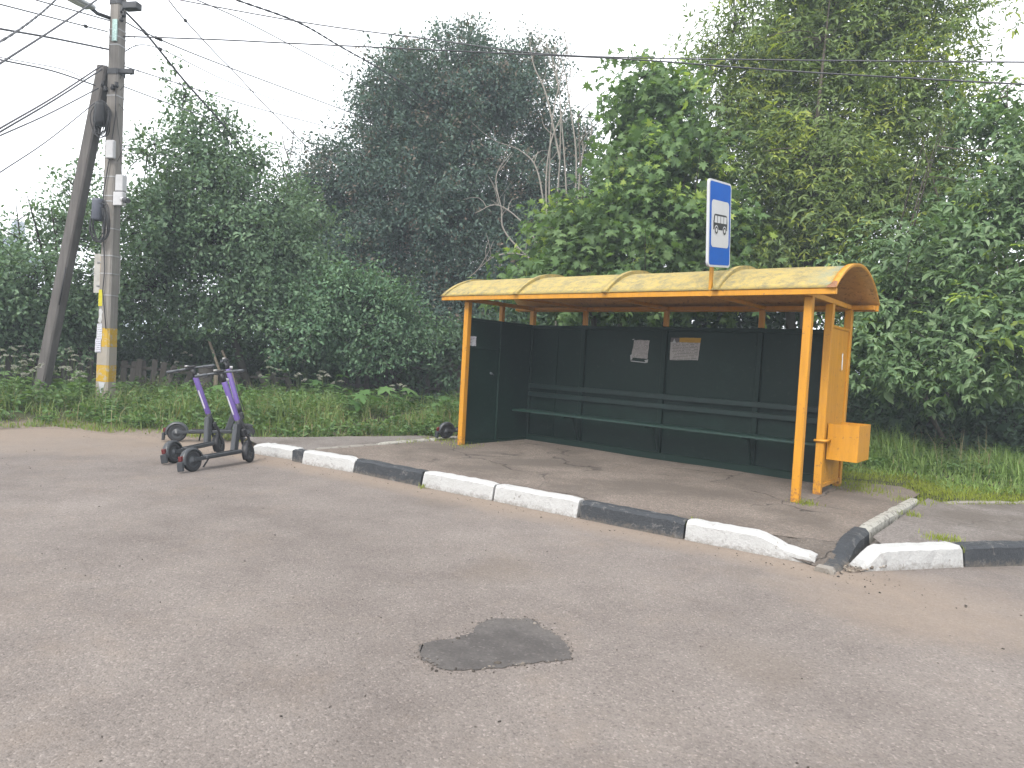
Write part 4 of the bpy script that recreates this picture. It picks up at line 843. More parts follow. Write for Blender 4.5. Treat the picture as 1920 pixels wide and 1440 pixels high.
for k, pts in WIRES.items():
    lab, r = WL[k]; m = MB(); Q = spline(pts)
    if k in ('THICK', 'J'):
        for ph in (0, math.pi):
            m.tube([q+np.array([math.cos(i*1.1+ph)*r*.6, 0, math.sin(i*1.1+ph)*r*.6]) for i, q in enumerate(spline(pts, 20))], r*.75, 5, False)
    else: m.tube(Q, r*1.9, 5, False)
    w = tag(m.build('overhead_cable', wire_m), lab, 'cable', 'overhead cables at the pole')
    if k in ('M', 'E', 'D', 'H', 'C'):
        i = {'M': 18, 'E': 9, 'D': 9, 'H': 9, 'C': 7}[k]; m = MB(); m.tube([Q[i], Q[i+1] if k in 'DC' else Q[i]+(Q[i+1]-Q[i])*.25], .032, 8); m.build('splice', black, w)

# ------------------------------------------------------------------ electric scooters
purple = plain('scooter_purple', (0.1063, 0.06693, 0.2362), .38, .06, 5, spec=.5, bump=.03); sgrey = plain('scooter_graphite', (0.02362, 0.02598, 0.02992), .42, .08, 10, spec=.45, bump=.08)
bar_m = plain('handlebar_grey', (.055, .06, .068), .45)
rubber = plain('rubber', (0.01732, 0.01732, 0.0189), .75, .15, 20); red = plain('tail_red', (0.07874, 0.009449, 0.009449), .3); lab_w = plain('label_white', (0.4724, 0.4724, 0.4882), .5)
def wheel(name, cx, root, steer=None):
    M = Matrix.Translation((cx, 0, .125)) @ (Matrix.Rotation(steer, 4, 'Z') if steer else Matrix.Identity(4))
    m = MB(); R, w = .125, .030
    m.lathe([(R-.045, -w*.8), (R-.02, -w), (R-.006, -w*.75), (R, -w*.3), (R, w*.3), (R-.006, w*.75), (R-.02, w), (R-.045, w*.8), (R-.045, -w*.8)], 28, M, axis='Y')
    t_ = m.build(name, rubber, root)
    m = MB(); m.lathe([(.0, -.033), (.032, -.033), (.036, -.024), (.07, -.014), (.081, -.022), (.081, .022), (.07, .014), (.036, .024), (.032, .033), (.0, .033)], 24, M, axis='Y'); m.build('hub', sgrey, t_)
    return t_
def make_scooter(steer=.25):
    root = empty('electric_scooter'); fx = .90; sl = .31
    ax = lambda z, y=0.0: Vector((fx-(z-.125)*sl, y, z))
    wheel('rear_wheel', 0, root); wheel('front_wheel', fx, root, steer)
    m = MB(); m.beam((.01, .040, .130), (.24, .036, .142), .012, .042, .003); m.beam((.01, -.040, .130), (.24, -.036, .142), .012, .042, .003); m.build('rear_fork', sgrey, root)
    m = MB(); m.beam((.15, 0, .142), (.72, 0, .155), .145, .052, .014); dk = m.build('deck', sgrey, root)
    m = MB(); m.beam((.20, 0, .1725), (.66, 0, .183), .125, .006, .002); m.build('grip_mat', rubber, dk)
    m = MB(); m.beam((.645, 0, .14), (.755, 0, .50), .07, .085, .012, up=(1, 0, 0)); m.build('neck', sgrey, root)
    # steering column: black head, purple tube, black top
    m = MB(); m.tube([ax(.41), ax(.56)], .034, 14); m.build('steering_head', black, root)
    m = MB(); m.tube([ax(.53), ax(.56), ax(1.03), ax(1.035)], [.031, .035, .035, .033], 16); st = m.build('stem', purple, root)
    m = MB(); m.beam(ax(.62)+Vector((-.0345, 0, 0)), ax(.86)+Vector((-.0345, 0, 0)), .018, .004, 0, up=(1, 0, 0)); m.build('lettering_strip', lab_w, st)
    m = MB(); m.tube([ax(1.03), ax(1.14)], .028, 12); m.build('stem_top', black, root)
    # fork down to the axle and front fender, turned with the bar
    M = Matrix.Translation((fx, 0, 0)) @ Matrix.Rotation(steer, 4, 'Z') @ Matrix.Translation((-fx, 0, 0))
    m = MB()
    for s in (-1, 1): m.beam(M @ Vector((fx-.09, s*.045, .36)), M @ Vector((fx, s*.045, .125)), .014, .036, .004, up=(1, 0, 0))
    m.beam(ax(.43), ax(.33), .11, .07, .015, up=(1, 0, 0)); m.build('fork', black, root)
    def fender(cx, a0, a1, r=.145, w=.040, Mx=Matrix.Identity(4)):
        m = MB(); n = 10; bm = m.bm; G = []
        for i in range(n+1):
            a = math.radians(a0+(a1-a0)*i/n); row = []
            for (yy, rr2) in ((-w, r-.022), (-w*.9, r), (-w*.4, r+.008), (w*.4, r+.008), (w*.9, r), (w, r-.022)): row.append(bm.verts.new(Mx @ Vector((cx+rr2*math.cos(a), yy, .125+rr2*math.sin(a)))))
            G.append(row)
        for A, B in zip(G, G[1:]):
            for k in range(5): f = bm.faces.new((A[k], A[k+1], B[k+1], B[k])); f.smooth = True
        return m
    fe = fender(0, 15, 195).build('rear_fender', sgrey, root); fender(fx, 55, 215, .142, .038, M).build('front_fender', black, root)
    m = MB(); m.box(-.175, -.130, -.022, .022, .13, .19, .006); m.build('tail_light', red, fe)
    m = MB(); m.box(-.185, -.150, -.04, .04, .02, .125, .006); m.build('mud_flap', sgrey, fe)
    m = MB(); m.tube([(.30, .05, .13), (.27, .14, .012)], .010, 6); m.build('kickstand', black, root)
    # handlebar
    hc = ax(1.15); H = Matrix.Translation(hc) @ Matrix.Rotation(steer, 4, 'Z')
    hp = lambda y, x=0.0, z=0.0: H @ Vector((x, y, z))
    m = MB(); m.tube([hp(-.30, -.05, -.01), hp(-.12, -.01), hp(0, .01, .005), hp(.12, -.01), hp(.30, -.05, -.01)], .0150, 10); hb = m.build('handlebar', bar_m, root)
    for s in (-1, 1):
        m = MB(); m.tube([hp(s*.16, -.02, -.003), hp(s*.305, -.052, -.011)], .018, 10); m.build('grip', bar_m, hb)
        m = MB(); m.tube([hp(s*.14, .01, -.005), hp(s*.20, .035, -.03), hp(s*.25, .03, -.035)], .007, 6); m.build('brake_lever', black, hb)
    m = MB(); m.tube([hp(.06, -.02, .02), hp(.06, -.02, .045)], .026, 10); m.build('bell', steel, hb)
    m = MB(); m.beam(hp(-.05, .01, .02), hp(.05, .01, .02), .06, .03, .008); m.build('display', black, hb)
    m = MB(); m.tube([ax(1.06)+Vector((.03, 0, 0)), ax(1.06)+Vector((.07, 0, 0))], .022, 10); m.build('headlight', lgrey, root)
    m = MB(); m.tube([hp(.05, .02, 0), ax(1.0)+Vector((.06, .02, 0)), ax(.7)+Vector((.05, .02, 0)), ax(.45)+Vector((.06, .03, 0))], .006, 5, False); m.build('brake_cable', black, root)
    return root
def place(o, rear, front, z, lean):
    d = Vector(front)-Vector(rear); s = d.length/.90; o.location = (*rear, z); o.rotation_euler = (math.radians(lean), 0, math.atan2(d.y, d.x)); o.scale = (s,)*3
sc1 = make_scooter(.36); place(sc1, (-.45, -3.93), (-.72, -3.08), ROAD_Z, -11)
tag(sc1, 'nearest purple electric scooter, its front wheel turned beside the white kerb stone', 'scooter', 'parked electric scooters')
sc2 = make_scooter(.22); place(sc2, (-1.09, -3.85), (-1.52, -3.05), ROAD_Z, -12)
tag(sc2, 'purple electric scooter standing left of the nearest one, with bare handlebar raised over the grass', 'scooter', 'parked electric scooters')
sc3 = make_scooter(.1); place(sc3, (-2.88, -3.02), (-2.36, -2.22), ROAD_Z, -3)
tag(sc3, 'farthest purple electric scooter of the trio, at the edge of the grass', 'scooter', 'parked electric scooters')
sc4 = copy_tree(sc3); place(sc4, (-.52, .22), (-.05+.02, 2.35-1.25), .0, 6); sc4.scale = (.98,)*3; sc4.location = (-.50, .16, .03); sc4.rotation_euler[2] = math.radians(72)
tag(sc4, 'scooter behind the left wall of the shelter with only a wheel showing', 'scooter', 'parked electric scooters')

# ------------------------------------------------------------------ broken fence and timber in the undergrowth
GW, PW = MATS['grey_wood'], MATS['pale_wood']
def fence(p, q, n, h, lean, gap, label, missing=(), tw=.11, z0=None):
    p, q = np.array(p, float), np.array(q, float); d = q-p; L = np.hypot(*d); z = float(height(p[0], p[1])) if z0 is None else z0
    r = empty('picket_fence', (p[0], p[1], z), math.atan2(d[1], d[0])); tag(r, label, 'fence', 'broken grey fences in the weeds')
    ln = math.radians(lean); me = None
    for k in range(n):
        if k in missing: continue
        x = L*k/max(1, n-1); hh = h*(1+rng.normal(0, .03)); a = ln+rng.normal(0, .05)
        m = MB(); m.box(-tw/2, tw/2, -.011, .011, 0, hh, .004); b = m.build('board', GW, r); b.location = (x, -.03, .0); b.rotation_euler = (rng.normal(-.08, .05), a, 0)
    for zz in (.35*h, .82*h):
        m = MB(); m.beam((-.1+math.sin(ln)*zz, 0.01, zz*math.cos(ln)), (L+.1+math.sin(ln)*zz, 0.01, zz*math.cos(ln)+rng.normal(0, .03)), .035, .06, .004); m.build('rail', GW, r)
    for x in (0, L):
        m = MB(); m.beam((x, .07, -.3), (x+math.sin(ln)*h, .07, h*.95*math.cos(ln)), .08, .08, .006); m.build('post', GW, r)
fence((-9.6, -3.9), (-8.9, -2.0), 15, 1.0, 2, .12, 'grey picket fence behind the brace pole at far left', (4, 9), z0=.14)
fence((-8.62, -1.6), (-8.35, -.95), 6, .75, 4, .1, 'short section of dark broken picket fence just right of the utility pole', (), z0=.14)
fence((-8.30, -.92), (-8.0, -.25), 5, .72, 20, .1, 'picket fence section leaning right, behind the scooter handlebars', (3,), z0=.12)
fence((-7.6, .35), (-6.9, 1.6), 6, .70, -28, .2, 'collapsed fence boards lying tilted right of the leaning timber', (2,), z0=.12)
fence((-6.4, 2.6), (-4.6, 4.6), 12, 1.1, 1, .2, 'dark board fence deep in the shade left of the shelter', (), z0=.14)
lt = tag(empty('leaning_timber', (-7.25, .12, 0)), 'two pale weathered timbers leaning together above the scooters', 'timber')
for a, b, w in (((.02, .02, .0), (-.24, -.42, 1.42), .10), ((.22, .30, -.1), (-.10, -.18, 1.20), .09)):
    m = MB(); m.beam(a, b, w, .05, .006); m.build('timber', PW, lt)
ps = tag(empty('old_post', (-7.5, -.34, -.1)), 'thick old grey wooden post standing behind the scooters', 'post')
m = MB(); m.tube([(0, 0, -.2), (0, 0, .4), (.01, 0, .92)], [.16, .15, .15], 10); m.build('post_shaft', GW, ps); m = MB(); m.beam((.26, .1, -.2), (.27, .1, .75), .10, .05, .005); m.build('side_board', PW, ps)

# ------------------------------------------------------------------ house far left
hs_ = tag(empty('house', (-43, 3, 0)), 'pale grey house roof showing far behind the left bushes', 'house')
siding = plain('house_siding', (.42, .46, .52), .7, .08, 2); hroof = plain('house_roof', (.30, .35, .42), .6, .1, 3)
m = MB(); m.box(-5, 5, -6, 2.0, -.5, 5.2); m.build('wall', siding, hs_)
m = MB(); m.slab([(-6.6, 5.0), (2.6, 5.0), (-.6, 7.0), (-4.0, 7.0)], -5.6, 5.6, 0, Matrix(((0, 0, 1, 0), (1, 0, 0, 0), (0, 1, 0, 0), (0, 0, 0, 1)))); rf = m.build('roof', hroof, hs_)
m = MB(); m.box(4.2, 4.8, .9, 1.4, 6.0, 7.4); m.build('chimney', plain('chimney_grey', (.30, .33, .37), .9), rf)
for y in (-4, -1):
    m = MB(); m.box(4.98, 5.05, y-.6, y+.6, 2.2, 3.8); w = m.build('window', plain('window_white%d' % y, (.6, .6, .6), .5), hs_); m = MB(); m.box(5.051, 5.06, y-.5, y+.5, 2.3, 3.7); m.build('pane', plain('pane_dark%d' % y, (.05, .06, .07), .1), w)

# ------------------------------------------------------------------ foliage tools
LT = {  # leaf shapes: (verts in axis, side, normal), triangles
 'simple': ([(0, 0, 0), (.42, .5, .10), (1, 0, -.10), (.42, -.5, .10)], [(0, 2, 1), (0, 3, 2)]),
 'ovate': ([(0, 0, 0), (.28, .46, .08), (.66, .36, .06), (1, 0, -.16), (.66, -.36, .06), (.28, -.46, .08)], [(0, 2, 1), (0, 3, 2), (0, 4, 3), (0, 5, 4)]),
 'maple': ([(.30, 0, .03), (.08, 0, 0), (-.10, .26, -.02), (.14, .24, -.01), (.10, .66, -.12), (.36, .30, -.02), (.66, .60, -.12), (.56, .17, -.01), (.78, .20, -.05), (1.05, 0, -.14),
            (.78, -.20, -.05), (.56, -.17, -.01), (.66, -.60, -.12), (.36, -.30, -.02), (.10, -.66, -.12), (.14, -.24, -.01), (-.10, -.26, -.02)], [(0, i, i+1) for i in range(1, 16)]+[(0, 16, 1)]),
}
def leaves_np(pos, axis, nrm, L, W, shape):
    T, Fc = LT[shape]; T = np.array(T); axis = unit(axis); side = unit(np.cross(nrm, axis)); n2 = np.cross(axis, side)
    V = pos[:, None]+L[:, None, None]*T[None, :, 0, None]*axis[:, None]+W[:, None, None]*T[None, :, 1, None]*side[:, None]+L[:, None, None]*T[None, :, 2, None]*n2[:, None]
    F_ = (np.array(Fc)[None]+np.arange(len(pos))[:, None, None]*len(T)).reshape(-1, 3)
    return V.reshape(-1, 3), F_
def lobes_clumps(lobes, dens, per=7, flat=.42):
    """clumps gathered in sprays on the lobes' shells, so that light falls on their tops and shade lies between"""
    C_, O = [], []
    for (x, y, z, r, rz, d) in lobes:
        w = .26+.15*min(r, 2.0); n = max(3, int(dens*d*(r*r*2+r*rz*4)*3.2)); r, rz = max(.55*r, r-.7*w), max(.7*rz, rz-.6*w); ns = max(2, n//per); u = unit(rng.normal(size=(ns, 3)))
        k = rng.normal(size=(6, 3))*2.2; ph = rng.uniform(0, 6.28, 6); lump = 1+.10*np.sin(u@k.T+ph).sum(1)/1.6
        rr_ = (.38+.66*rng.random(ns)**.5)*lump
        S = np.array([x, y, z])+u*rr_[:, None]*np.array([r, r, rz]); i = rng.integers(0, ns, n)
        off = rng.normal(size=(n, 3))*np.array([w, w, w*flat]); off[:, 2] -= .35*(off[:, 0]*u[i, 0]+off[:, 1]*u[i, 1])
        C_.append(S[i]+off); O.append(unit(u[i]*np.array([1, 1, .8])+off*.6))
    return np.concatenate(C_), np.concatenate(O)
def tubes_np(segs, k=4):
    """segs: list of (points (m,3), radii) -> one mesh, all k-sided"""
    V, F_, o = [], [], 0
    for P, R in segs:
        P = np.asarray(P); m = len(P); d = np.gradient(P, axis=0); d = unit(d); ref = np.array([1., .13, .07]); a = unit(np.cross(d, ref)); b = np.cross(d, a)
        th = np.arange(k)*2*math.pi/k
        ring = P[:, None]+np.asarray(R)[:, None, None]*(np.cos(th)[None, :, None]*a[:, None]+np.sin(th)[None, :, None]*b[:, None])
        V.append(ring.reshape(-1, 3)); i = np.arange(m-1)[:, None]*k+np.arange(k)[None]; j = np.arange(m-1)[:, None]*k+(np.arange(k)[None]+1) % k
        F_.append(np.stack([i, j, j+k, i+k], -1).reshape(-1, 4)+o); o += m*k
    return np.concatenate(V), np.concatenate(F_)
def bend(p, q, n, amp, up=.0):
    t = np.linspace(0, 1, n)[:, None]; P = p+(q-p)*t; L = np.linalg.norm(q-p)
    off = rng.normal(size=3)*amp*L; return P+np.sin(math.pi*t)*off+np.array([0, 0, up*L])*np.sin(math.pi*t)
def tree(name, label, cat, base, lobes, leaf, bark, dens=9, nleaf=22, L=.08, asp=.55, shape='simple', spread=.42, r0=.12, droop=.35, compound=0, stems=1, tip=None, tipfrac=0.0, group=None, twig_mat=None, upn=1.0):
    base = np.array(base, float); root = tag(empty(name, base), label, cat, group)
    C_, O = lobes_clumps(lobes, dens); n = len(C_)
    # wood: stems -> limb to each lobe -> twig to each clump
    seg, tw = [], []; lc = np.array([l[:3] for l in lobes]); cen = lc.mean(0); order = np.argsort(lc[:, 2])
    nodes = []
    for s in range(stems):
        b = base+np.array([rng.normal(0, .25), rng.normal(0, .25), 0])*(stems > 1); top = cen+rng.normal(0, .5, 3)*(stems > 1); top[2] = lc[:, 2].max()*.86+.14*base[2]
        b2 = b.copy(); b2[2] -= .3
        P = bend(b2, top, 14, .05); R = r0*(1-.93*np.linspace(0, 1, 14)**.8); seg.append((P, R)); nodes += [(p, r) for p, r in zip(P[3:], R[3:])]
    for i in order:
        q = lc[i]; N = np.array([p for p, _ in nodes]); dd = np.linalg.norm(N-q, axis=1)+np.maximum(0, N[:, 2]-q[2]+.25)*1.5; j = int(np.argmin(dd)); p, r = nodes[j]
        P = bend(p, q, 9, .08, .05); R = np.linspace(min(r*.75, r0*.5), max(.012, r0*.09), 9); seg.append((P, R)); nodes += [(a, b) for a, b in zip(P[2:], R[2:])]
    N = np.array([p for p, _ in nodes])
    for k in range(0, n, 2):
        dd = ((N-C_[k])**2).sum(1)+np.maximum(0, N[:, 2]-C_[k, 2])*.8; j = int(np.argmin(dd))
        tw.append((bend(N[j], C_[k]+O[k]*.12, 5, .08, .04), np.linspace(.014, .005, 5)))
    V, F_ = tubes_np(seg, 7); link('trunk', np_mesh('trunk', V-base, F_, True), bark, root)
    V, F_ = tubes_np(tw, 3); link('twigs', np_mesh('twigs', V-base, F_, True), twig_mat or bark, root)['kind'] = 'stuff'
    # leaves: sprigs, each a short shoot carrying leaves
    ns = n; sd = unit(O*.75+rng.normal(size=(ns, 3))*.55+np.array([0, 0, .25])); sl = spread*rng.uniform(.6, 1.35, ns)
    ci = np.repeat(np.arange(ns), nleaf); m_ = len(ci); t_ = rng.random(m_)
    pos = C_[ci]+sd[ci]*((t_-.45)*sl[ci])[:, None]+rng.normal(size=(m_, 3))*(spread*.26)
    ax_ = unit(sd[ci]*.45+unit(rng.normal(size=(m_, 3)))*.85+np.array([0, 0, -droop])); nr = unit(np.array([0, 0, .85*upn])+O[ci]*.55+rng.normal(size=(m_, 3))*.5)
    Ls = L*rng.lognormal(-.03, .22, m_)
    if compound:
        # pinnate leaf: rachis with pairs of leaflets and one at the end
        P_, A_, N_, L_ = [], [], [], []; sdv = unit(np.cross(nr, ax_)); rl = Ls*2.6
        for q in range(compound):
            pair, s_ = q//2, (1 if q % 2 else -1)
            if q == compound-1: P_.append(pos+ax_*rl[:, None]); A_.append(ax_)
            else:
                f_ = .35+.6*pair/max(1, (compound-1)//2-1); P_.append(pos+ax_*(rl*f_)[:, None]); A_.append(unit(ax_*.55+sdv*s_*.95+np.array([0, 0, -.15])))
            N_.append(nr+rng.normal(size=(m_, 3))*.18); L_.append(Ls*rng.uniform(.85, 1.1, m_))
        pos, ax_, nr, Ls = np.concatenate(P_), np.concatenate(A_), np.concatenate(N_), np.concatenate(L_); t_ = np.tile(t_, compound); ci = np.tile(ci, compound)
    V, F_ = leaves_np(pos, ax_, nr, Ls, Ls*asp, shape); mi = None
    mats = [leaf]
    if tip is not None:
        fr = rng.random(ns) < tipfrac; isT = fr[ci] & (t_ > .25); mi = np.repeat(isT.astype(int), len(LT[shape][1])); mats = [leaf, tip]
    link('crown', np_mesh('crown', V-base, F_, False, mi), mats, root)
    return root

apple_l = mat_leaf('leaf_apple', (0.0749, 0.1290, 0.0762), (0.1037, 0.1684, 0.0976), (0.1512, 0.2175, 0.1342), .30)
dark_l = mat_leaf('leaf_dark', (0.0402, 0.0736, 0.0647), (0.0589, 0.0991, 0.0796), (0.0857, 0.1274, 0.0946), .22, odd=(0.1098, 0.0854, 0.0671), oddp=.04)
rust_l = mat_leaf('leaf_dark_withered', (0.1037, 0.0915, 0.0732), (0.1281, 0.1074, 0.0854), (0.1586, 0.1281, 0.1037), .2)
hedge_l = mat_leaf('leaf_hedge', (0.0656, 0.1316, 0.0761), (0.0902, 0.1637, 0.0908), (0.1435, 0.2214, 0.1318), .30)
maple_l = mat_leaf('leaf_maple', (0.0698, 0.1257, 0.0505), (0.0939, 0.1571, 0.0617), (0.1342, 0.2073, 0.0814), .38)
young_l = mat_leaf('leaf_young', (0.183, 0.2623, 0.061), (0.2318, 0.3172, 0.0732), (0.2928, 0.366, 0.0976), .42)
will_l = mat_leaf('leaf_boxelder', (0.0976, 0.144, 0.05612), (0.1281, 0.183, 0.06832), (0.1708, 0.2257, 0.08784), .34)
will_t = mat_leaf('leaf_boxelder_tip', (0.2074, 0.2623, 0.0549), (0.2562, 0.305, 0.0671), (0.305, 0.3416, 0.0976), .40)
ash_l = mat_leaf('leaf_ash', (0.0764, 0.1358, 0.0632), (0.1120, 0.1822, 0.0817), (0.1779, 0.2513, 0.1318), .30, .42)
thick_l = mat_leaf('leaf_thicket', (0.0382, 0.0721, 0.0460), (0.0594, 0.1019, 0.0598), (0.0850, 0.1402, 0.0781), .25)
BD, BG, BB = MATS['bark_dark'], MATS['bark_grey'], MATS['bark_brown']
G3 = 'trees and shrubs behind the stop'
tree('apple_tree', 'bushy green tree with a tall thin sprig, standing behind the scooters', 'tree', (-7.36, .94, .0), APPLE_LOBES, apple_l, BD, 14, 26, .090, .60, 'ovate', .44, .13, group=G3)
tree('leafy_shrub', 'pale leafy shrub at the far left behind the leaning brace', 'shrub', (-10.3, -2.7, .0), LEFT_LOBES, apple_l, BD, 14, 25, .088, .58, 'ovate', .42, .09, stems=3, group=G3)
tree('bird_cherry_tree', 'tall dark bluish tree with sky gaps in the middle of the picture', 'tree', (-8.36, 7.79, .0), DARK_LOBES, dark_l, BD, 11.5, 30, .104, .55, 'simple', .50, .22, stems=2, group=G3, droop=.1, tip=rust_l, tipfrac=.10)
tree('leafy_shrub', 'low bright green shrub at the foot of the dark tree, left of the shelter', 'shrub', (-5.7, 4.0, .0), HEDGE_LOBES, hedge_l, BD, 15, 24, .085, .6, 'ovate', .42, .06, stems=4, group=G3)
tree('maple_tree', 'maple with lobed leaves and pale young tips behind the shelter roof', 'tree', (.05, 4.9, .0), MAPLE_LOBES, maple_l, BB, 11, 15, .14, .95, 'maple', .46, .11, group=G3, tip=young_l, tipfrac=.09, droop=.5, stems=2)
tree('boxelder_tree', 'largest yellowish green tree with narrow drooping leaves, behind the bus sign', 'tree', (3.2, 7.3, .0), WILLOW_LOBES, will_l, BB, 8.5, 10, .122, .32, 'simple', .62, .15, compound=5, tip=will_t, tipfrac=.24, droop=.55, group=G3, stems=3)
tree('ash_tree', 'broad leafed tree overhanging the grass at the right edge', 'tree', (5.6, 6.6, .0), ASH_LOBES, ash_l, BB, 9, 9, .112, .46, 'ovate', .46, .05, compound=5, tip=young_l, tipfrac=.05, droop=.55, group=G3, stems=4)
tree('thicket_shrub', 'dark shrubs seen through the gap above the green shelter wall', 'shrub', (.2, 8.9, .0), THICKET_BACK, thick_l, BD, 9, 20, .14, .55, 'simple', .5, .06, stems=5, group=G3)
tree('thicket_shrub', 'deep shaded shrubs under the right hand tree', 'shrub', (4.6, 8.6, .0), THICKET_RIGHT, thick_l, BD, 9, 20, .14, .55, 'simple', .5, .05, stems=5, group=G3)
tree('thicket_shrub', 'dark undergrowth behind the broken fence', 'shrub', (-8.6, 3.2, .0), THICKET_LEFT, thick_l, BD, 10, 20, .13, .55, 'simple', .5, .05, stems=5, group=G3)
# bare stems
def bare(name, label, stems, r, mat, twigs=3):
    base = np.array(stems[0][0]); base[2] = 0.0; root = tag(empty(name, base), label, 'tree')
    seg = []
    for s in stems:
        P = np.array(spline(s, 6)); R = np.linspace(r, r*.3, len(P)); seg.append((P, R))
        for _ in range(twigs):
            j = rng.integers(len(P)//3, len(P)-1); q = P[j]+np.array([rng.normal(0, .35), rng.normal(0, .35), rng.uniform(.1, .7)]); seg.append((bend(P[j], q, 5, .12), np.linspace(r*.4, r*.15, 5)))
    s0 = stems[0][0]; seg.append((np.array([[base[0], base[1], -.3], [base[0], base[1], 1.0], s0]), np.array([r*1.6, r*1.4, r])))
    V, F_ = tubes_np(seg, 5); link('stems', np_mesh('stems', V-base, F_, True), mat, root); return root
bare('dead_sapling', 'tangle of bare grey dead stems in front of the dark tree', DEAD_STEMS, .026, BG, 5)
bare('bare_sapling', 'thin bare sapling top rising between the green tree and the dark tree', BARE_STEMS, .016, MATS['bark_brown'], 4)

# ------------------------------------------------------------------ grass, weeds and flowers
grass_l = mat_leaf('grass_blade', (0.0966, 0.1518, 0.046), (0.1288, 0.1886, 0.05704), (0.1748, 0.2254, 0.0828), .35, .6, odd=(0.2392, 0.2024, 0.1012), oddp=.10)
grass_r = mat_leaf('grass_blade_lit', (0.1196, 0.1932, 0.0552), (0.1518, 0.23, 0.069), (0.1932, 0.2668, 0.092), .35, .6, odd=(0.2392, 0.2208, 0.1104), oddp=.04)  # brighter copy of the blades, with the missing front light put into the colour
moss_l = mat_leaf('short_grass', (0.138, 0.1748, 0.02024), (0.1748, 0.2116, 0.02392), (0.2116, 0.2392, 0.046), .35, .7)
weed_l = mat_leaf('weed_leaf', (0.06624, 0.127, 0.046), (0.092, 0.1582, 0.05704), (0.1288, 0.1978, 0.0782), .35)
dry_l = mat_leaf('dry_stalk', (0.184, 0.1564, 0.092), (0.2392, 0.2024, 0.1196), (0.2944, 0.2576, 0.1656), .3, .8)
def scatter(n, x0, x1, y0, y1, dmin, dmax, fall=None, keep=None):
    x = rng.uniform(x0, x1, n); y = rng.uniform(y0, y1, n); d = poly_sd(x, y, VERGE); k = (d > dmin) & (d < dmax)
    if fall: k &= rng.random(n) < np.exp(-np.maximum(d, 0)/fall)
    if keep is not None: k &= keep(x, y)
    return x[k], y[k], d[k]
def blades(name, label, x, y, h, w, mat, lean=.55, kind='stuff', cat='grass'):
    n = len(x); z = height(x, y)-.01; b = np.stack([x, y, z], -1); a = rng.uniform(0, 6.28, n); sd = np.stack([np.cos(a), np.sin(a), np.zeros(n)], -1)
    dr = np.stack([-np.sin(a), np.cos(a), np.zeros(n)], -1)*rng.normal(0, lean, n)[:, None]+rng.normal(0, .12, (n, 3))*np.array([1, 1, 0])
    T = [b-sd*w[:, None]/2, b+sd*w[:, None]/2]
    for t_, f_ in ((.5, .8),):
        c_ = b+np.array([0, 0, 1])*(h*t_)[:, None]+dr*(h*t_*t_)[:, None]; T += [c_-sd*(w*f_/2)[:, None], c_+sd*(w*f_/2)[:, None]]
    T.append(b+np.array([0, 0, 1])*(h*(1-.25*np.abs(np.linalg.norm(dr, axis=1))))[:, None]+dr*h[:, None])
    V = np.stack(T, 1).reshape(-1, 3); F_ = (np.array([(0, 1, 3), (0, 3, 2), (2, 3, 4)])[None]+np.arange(n)[:, None, None]*5).reshape(-1, 3)
    return tag(link(name, np_mesh(name, V, F_), mat), label, cat, kind=kind)
clump = lambda x, y: (wob(x*2.3, y*2.3)+.28) > rng.uniform(-.35, .55, len(x))
x, y, d = scatter(150000, -14, -.4, -8, 5, .02, 7, 4.5, clump)
h = (.09+.27*sm(d, .05, 1.4))*rng.uniform(.4, 1.5, len(x))*(1+.8*np.clip(wob(x*2.7, y*2.7), -.6, .8)); blades('grass', 'tall rough grass on the left verge round the utility pole', x, y, h, .008+.010*rng.random(len(x)), grass_l, .9)
x, y, d = scatter(60000, 3.6, 11, 1.5, 9, .28, 3.6, 5, None)
h = (.07+.20*sm(d, .3, 1.4))*rng.uniform(.4, 1.5, len(x))*(1+.9*np.clip(wob(x*3.1, y*3.1), -.6, .8)); blades('grass', 'green grass under the trees right of the shelter', x, y, h, .008+.010*rng.random(len(x)), grass_r, 1.15)
x, y, d = scatter(60000, 4.6, 9, 1.4, 6, -.12, .55, None, None)
blades('grass', 'short yellow green grass along the right pavement edging', x, y, rng.uniform(.02, .07, len(x)), np.full(len(x), .008), moss_l)
x, y, d = scatter(26000, -5.6, -.6, -5.2, 1.2, .0, .45, None, clump)
blades('grass', 'short trodden grass along the rim of the left verge', x, y, rng.uniform(.02, .09, len(x)), np.full(len(x), .009), moss_l)
x, y, d = scatter(9000, 5, 9.5, 3.0, 8, 1.0, 3.2, None, lambda x, y: wob(x*2, y*2) > .1)
x, y, d = x[:140], y[:140], d[:140]; blades('dry_grass', 'pale dry grass stalks under the right hand tree', x, y, rng.uniform(.35, .75, len(x)), np.full(len(x), .009), dry_l, .3)
x, y, d = scatter(6000, -10, -1, -6, 3, .15, 2.6, None, clump); x, y = x[:420], y[:420]
blades('dry_grass', 'pale dry stalks standing in the left verge grass', x, y, rng.uniform(.2, .6, len(x)), np.full(len(x), .008), dry_l, .4)
